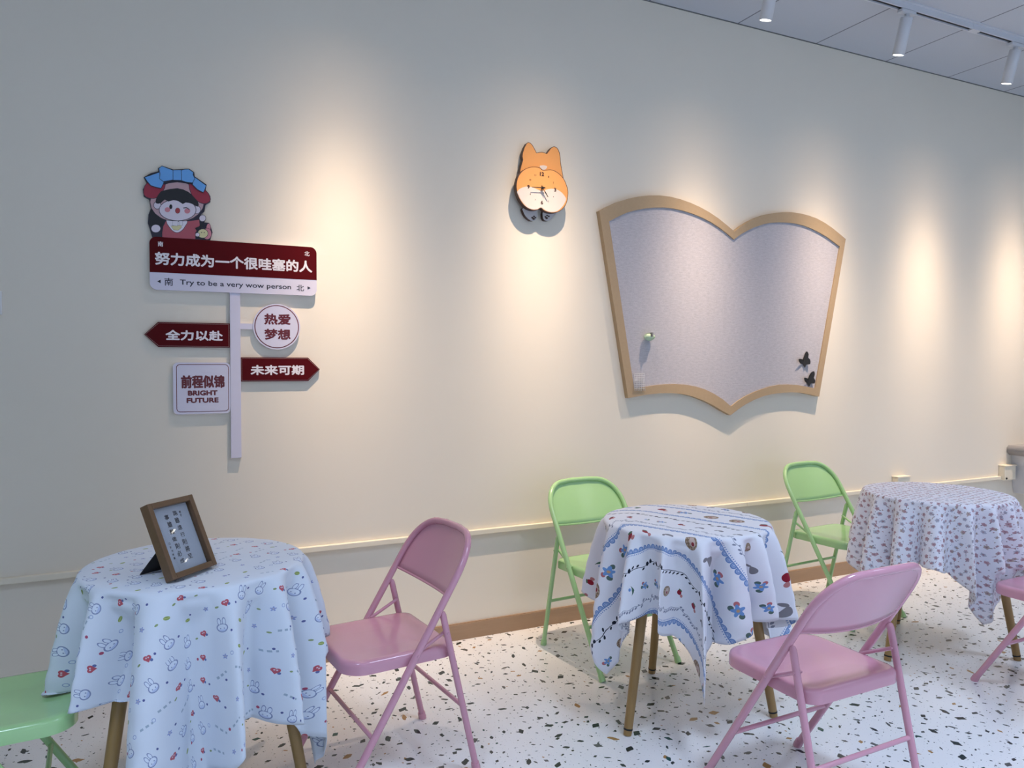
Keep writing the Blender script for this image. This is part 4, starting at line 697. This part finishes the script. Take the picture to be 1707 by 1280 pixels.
def cloth(name, cx, cy, corner, side, ridges, mat, label, ang_uv=0, off=(0, 0), clampbox=None, seed=0, wav=1.0, limits=(), legs=(), warp=None):
    """square cloth laid on a round top: flat disc, rounded rim, then hanging folds whose arc length is kept"""
    rng = np.random.default_rng(seed); A0 = math.radians(corner)
    NT = 480; hs = side/2
    rid = sorted([math.radians(a) % (2*PI) for a in ridges]); nr = len(rid)
    skew = rng.uniform(-.55, .55, nr); amp = rng.uniform(.8, 1.15, nr); val = rng.uniform(.75, 1.15, nr)
    RB = .3035; ztop = .7195
    def hem(a):
        # distance from the table centre to the cloth edge
        t = a-A0-PI/4; ox = off[0]*math.cos(A0+PI/4)+off[1]*math.sin(A0+PI/4); oy = -off[0]*math.sin(A0+PI/4)+off[1]*math.cos(A0+PI/4)
        c, s = math.cos(t), math.sin(t); out = 9
        for d, n in ((c, ox), (-c, -ox), (s, oy), (-s, -oy)):
            if d > 1e-6: out = min(out, (hs+n)/d)
        return out
    angs = np.array([A0+2*PI*k/NT for k in range(NT)])
    cang = angs.copy()
    if warp:   # the folds gather the cloth unevenly round the table: angle seen -> angle on the cloth
        wp = np.radians(np.array(warp, float)); base = wp[0, 0]
        u = base+(angs-base) % (2*PI); xs = np.append(wp[:, 0], base+2*PI); ys = np.append(wp[:, 1], wp[0, 1]+2*PI)
        cang = np.interp(u, xs, ys)
    hemr = np.array([hem(a) for a in cang])
    NI, ND = 9, 34
    # fold phase around the table
    F = np.zeros(NT); SK = np.zeros(NT)
    for k, a in enumerate(angs):
        a = a % (2*PI); i = max([j for j in range(nr) if rid[j] <= a], default=nr-1); j = (i+1) % nr
        gap = (rid[j]-rid[i]) % (2*PI); u = ((a-rid[i]) % (2*PI))/gap
        am = amp[i]*(1-u)+amp[j]*u
        c = math.cos(2*PI*u); F[k] = am*(abs(c)**.85*(1 if c > 0 else -val[i])); SK[k] = math.sin(2*PI*u)*(skew[i]*(1-u)+skew[j]*u)
    ker = np.hanning(9); ker /= ker.sum(); F = np.convolve(np.r_[F[-4:], F, F[:4]], ker, 'valid')
    verts = [(0, 0, ztop)]; uvs = [(0, 0)]
    nz = rng.uniform(0, 6.28, 8)
    def wr(x, y): return .0007*math.sin(17*x+9*y+nz[0])+.0006*math.sin(31*y-13*x+nz[1])+.0004*math.sin(53*x+37*y+nz[2])
    for i in range(1, NI+1):
        rr = RB*.985*(i/NI)
        for k, a in enumerate(angs):
            x, y = rr*math.cos(a), rr*math.sin(a); verts.append((x, y, ztop+abs(wr(x, y)))); uvs.append((rr, a+(cang[k]-a-2*PI*round((cang[k]-a)/(2*PI)))*(rr/RB)**6))
    # hanging part column by column
    grid = np.zeros((ND, NT, 3)); rho = np.zeros((ND, NT))
    for k, a in enumerate(angs):
        s0 = RB*.985; L = max(hemr[k]-s0, .02); prev = None; z = ztop
        for j in range(ND):
            d = L*((j+1)/ND)**1.15
            arc = .014
            e = max(d-arc, 0); g = min(e/.30, 1.0)
            A = wav*.050*(g**.60) if e > 0 else 0
            if e > .30: A *= 1+.35*(e-.30)/.25
            edge = min(d/arc, 1.0); th = edge*PI/2
            rb = s0+.0105*math.sin(th)
            r = rb+.105*e*(1-.45*min(e/.5, 1))+A*(F[k]-.2)+.006*math.sin(29*a+nz[3]+2*e)*(e/.3)**.5*(.4+.6*math.sin(3*a+nz[5])**2)+.0018*math.sin(23*e*4+5*a+nz[4])*g
            if e > .004: r = max(r, .302-.052*min(max((e-.035)/.08, 0), 1))
            da = SK[k]*A*.62/max(r, .2)
            for la in legs:   # the folds hang outside the table legs
                q = abs((a+da-math.radians(la)+PI) % (2*PI)-PI)
                if e > .01 and q < .40: r = max(r, (.325-.125*max(z-.03, 0)/.69+.033)*(1-max(q-.14, 0)**2*5))
            p = np.array([r*math.cos(a+da), r*math.sin(a+da)])
            if prev is None: z = ztop-.0105*(1-math.cos(th)); dl = d
            else:
                hor = np.linalg.norm(p-prev); dd = d-dprev
                if edge < 1: z = ztop-.0105*(1-math.cos(th))
                else: z -= math.sqrt(max(dd*dd-hor*hor, (.45*dd)**2))
            prev, dprev = p, d
            zz = z
            if clampbox:
                bx0, bx1, by0, by1, bz = clampbox
                if bx0 < p[0] < bx1 and by0 < p[1] < by1 and zz < bz: zz = bz
            if zz < .45:   # the hanging cloth rests against the seat fronts instead of passing through them
                for axis, sgn, val_, lo, hi in limits:
                    if lo < p[1-axis] < hi and sgn*p[axis] > sgn*val_: p = p.copy(); p[axis] = val_
            grid[j, k] = (p[0], p[1], zz); rho[j, k] = s0+d
    # valleys may not cut into the table rim
    for j in range(ND):
        for k in range(NT): verts.append(tuple(grid[j, k])); uvs.append((rho[j, k], cang[k]))
    faces = [(0, 1+k, 1+(k+1) % NT) for k in range(NT)]
    for i in range(NI+ND-1):
        for k in range(NT):
            a, b_ = 1+i*NT+k, 1+i*NT+(k+1) % NT; faces.append((a, a+NT, b_+NT, b_))
    b = MB(); b.add(verts, faces, 0, True); o = b.build(name, mat, None, (cx, cy, 0)); me = o.data
    ul = me.uv_layers.new(name='cloth_uv'); U = math.radians(ang_uv)
    co = np.array([(r*math.cos(a-U), r*math.sin(a-U)) if r else (0, 0) for r, a in uvs])
    li = np.zeros(len(me.loops), dtype=int); me.loops.foreach_get('vertex_index', li); ul.data.foreach_set('uv', co[li].ravel())
    m = o.modifiers.new('thickness', 'SOLIDIFY'); m.thickness = .0012; m.offset = 1
    return tag(o, label, 'tablecloth', 'square tablecloths on the round tables')
cloth('tablecloth', .11, -.88, -105, 1.235, [-169, -144, -112, -76, -50, -26, -4, 20, 46, 72, 100, 128, 156], cloth_bunny(), 'pale blue tablecloth printed with small rabbit heads and hearts, under the photo frame', 25, (.045, -.085), (-.6, -.165, -.26, .18, .4245), 3, 1.6, [(0, 1, .342, -.24, .22)], (218, 335, 97))
cloth('tablecloth', 1.812, -1.02, -121, 1.19, [-186, -163, -142, -120, -96, -76, -55, -30, -4, 24, 52, 82, 112, 142], cloth_bands(), 'white tablecloth with blue lace bands, berries and strawberries, on the middle table', -67.7, (0, 0), None, 5, 1.5, [(1, 1, .362, -.21, .25)], (194.7, 321, 75.6), [(-181, -211), (-152, -166), (-121, -121), (-76, -76), (-31, -31), (14, 14), (59, 55), (120, 100)])
cloth('tablecloth', 3.24, -1.03, -110, 1.15, [-192, -169, -146, -123, -104, -83, -60, -36, -10, 20, 50, 82, 114, 142], cloth_floral(), 'white tablecloth crowded with small dusty pink flowers, on the right table', 10, (0, 0), None, 9, 1.2, [(1, 1, .345, -.21, .25), (1, -1, -.332, -.21, .25)], (182, 308, 65))

# ------------------------------------------------------------------ photo frame on the first table
def photo_frame():
    t = thing('photo_frame', 'brown wooden photo frame with handwritten calligraphy, standing on the left table', 'photo frame', (.103, -1.050, .7335), .794)
    lean = .417; w, h, d, bw = .168, .215, .028, .016
    # local: x right, y back, leaning back by lean about the bottom front edge
    R = Matrix.Rotation(-lean, 4, 'X')
    def tr(o): o.matrix_local = R; return o
    b = MB(); x0, x1 = -w/2, w/2
    b.box((x0, 0, 0), (x0+bw, d, h)); b.box((x1-bw, 0, 0), (x1, d, h)); b.box((x0+bw, 0, 0), (x1-bw, d, bw)); b.box((x0+bw, 0, h-bw), (x1-bw, d, h))
    fo = tr(bevel(b.build('frame', M_PHOTO, t), .0018))
    b = MB(); b.box((x0+bw-.003, .019, bw-.003), (x1-bw+.003, .021, h-bw+.003)); pr = tr(b.build('print', M_PAPER, t))
    b = MB(); b.box((x0+bw-.002, .010, bw-.002), (x1-bw+.002, .0112, h-bw+.002)); tr(b.build('glass', M_GLASS, t))
    b = MB(); b.box((x0+bw-.004, .021, bw-.004), (x1-bw+.004, .0262, h-bw+.004)); tr(b.build('backing', M_BLACK, t))
    def column(s, x, ztop, pitch, size):
        for i, ch in enumerate(s):
            zc = ztop-pitch*i; jx = .0012*math.sin(i*2.3+x*90)
            text(ch, x-size/2+jx, x+size/2+jx, zc, size*(.92+.12*math.sin(i*1.7)), .0187, M_INK, pr, .02, name='calligraphy')
    column('路雖遠行則將至', .0165, .176, .0212, .0158); column('事雖難做則必成', -.0150, .170, .0212, .0158)
    column('荀子', .036, .176, .010, .0075); column('己亥年夏書', -.0375, .098, .0105, .0065)
    # easel leg
    top = R @ Vector((0, d, .115)); zf = .0; yf = .145
    b = MB(); n = Vector((0, 1, 0))
    vs = [(-.028, top.y, top.z), (.022, top.y, top.z), (.026, yf-.012, -.0105), (-.046, yf+.006, -.0105)]
    b.add(vs+[(x, y+.003, z) for x, y, z in vs], [(0, 1, 2, 3), (7, 6, 5, 4), (0, 4, 5, 1), (1, 5, 6, 2), (2, 6, 7, 3), (3, 7, 4, 0)]); b.build('easel_leg', M_BLACK, t)
photo_frame()
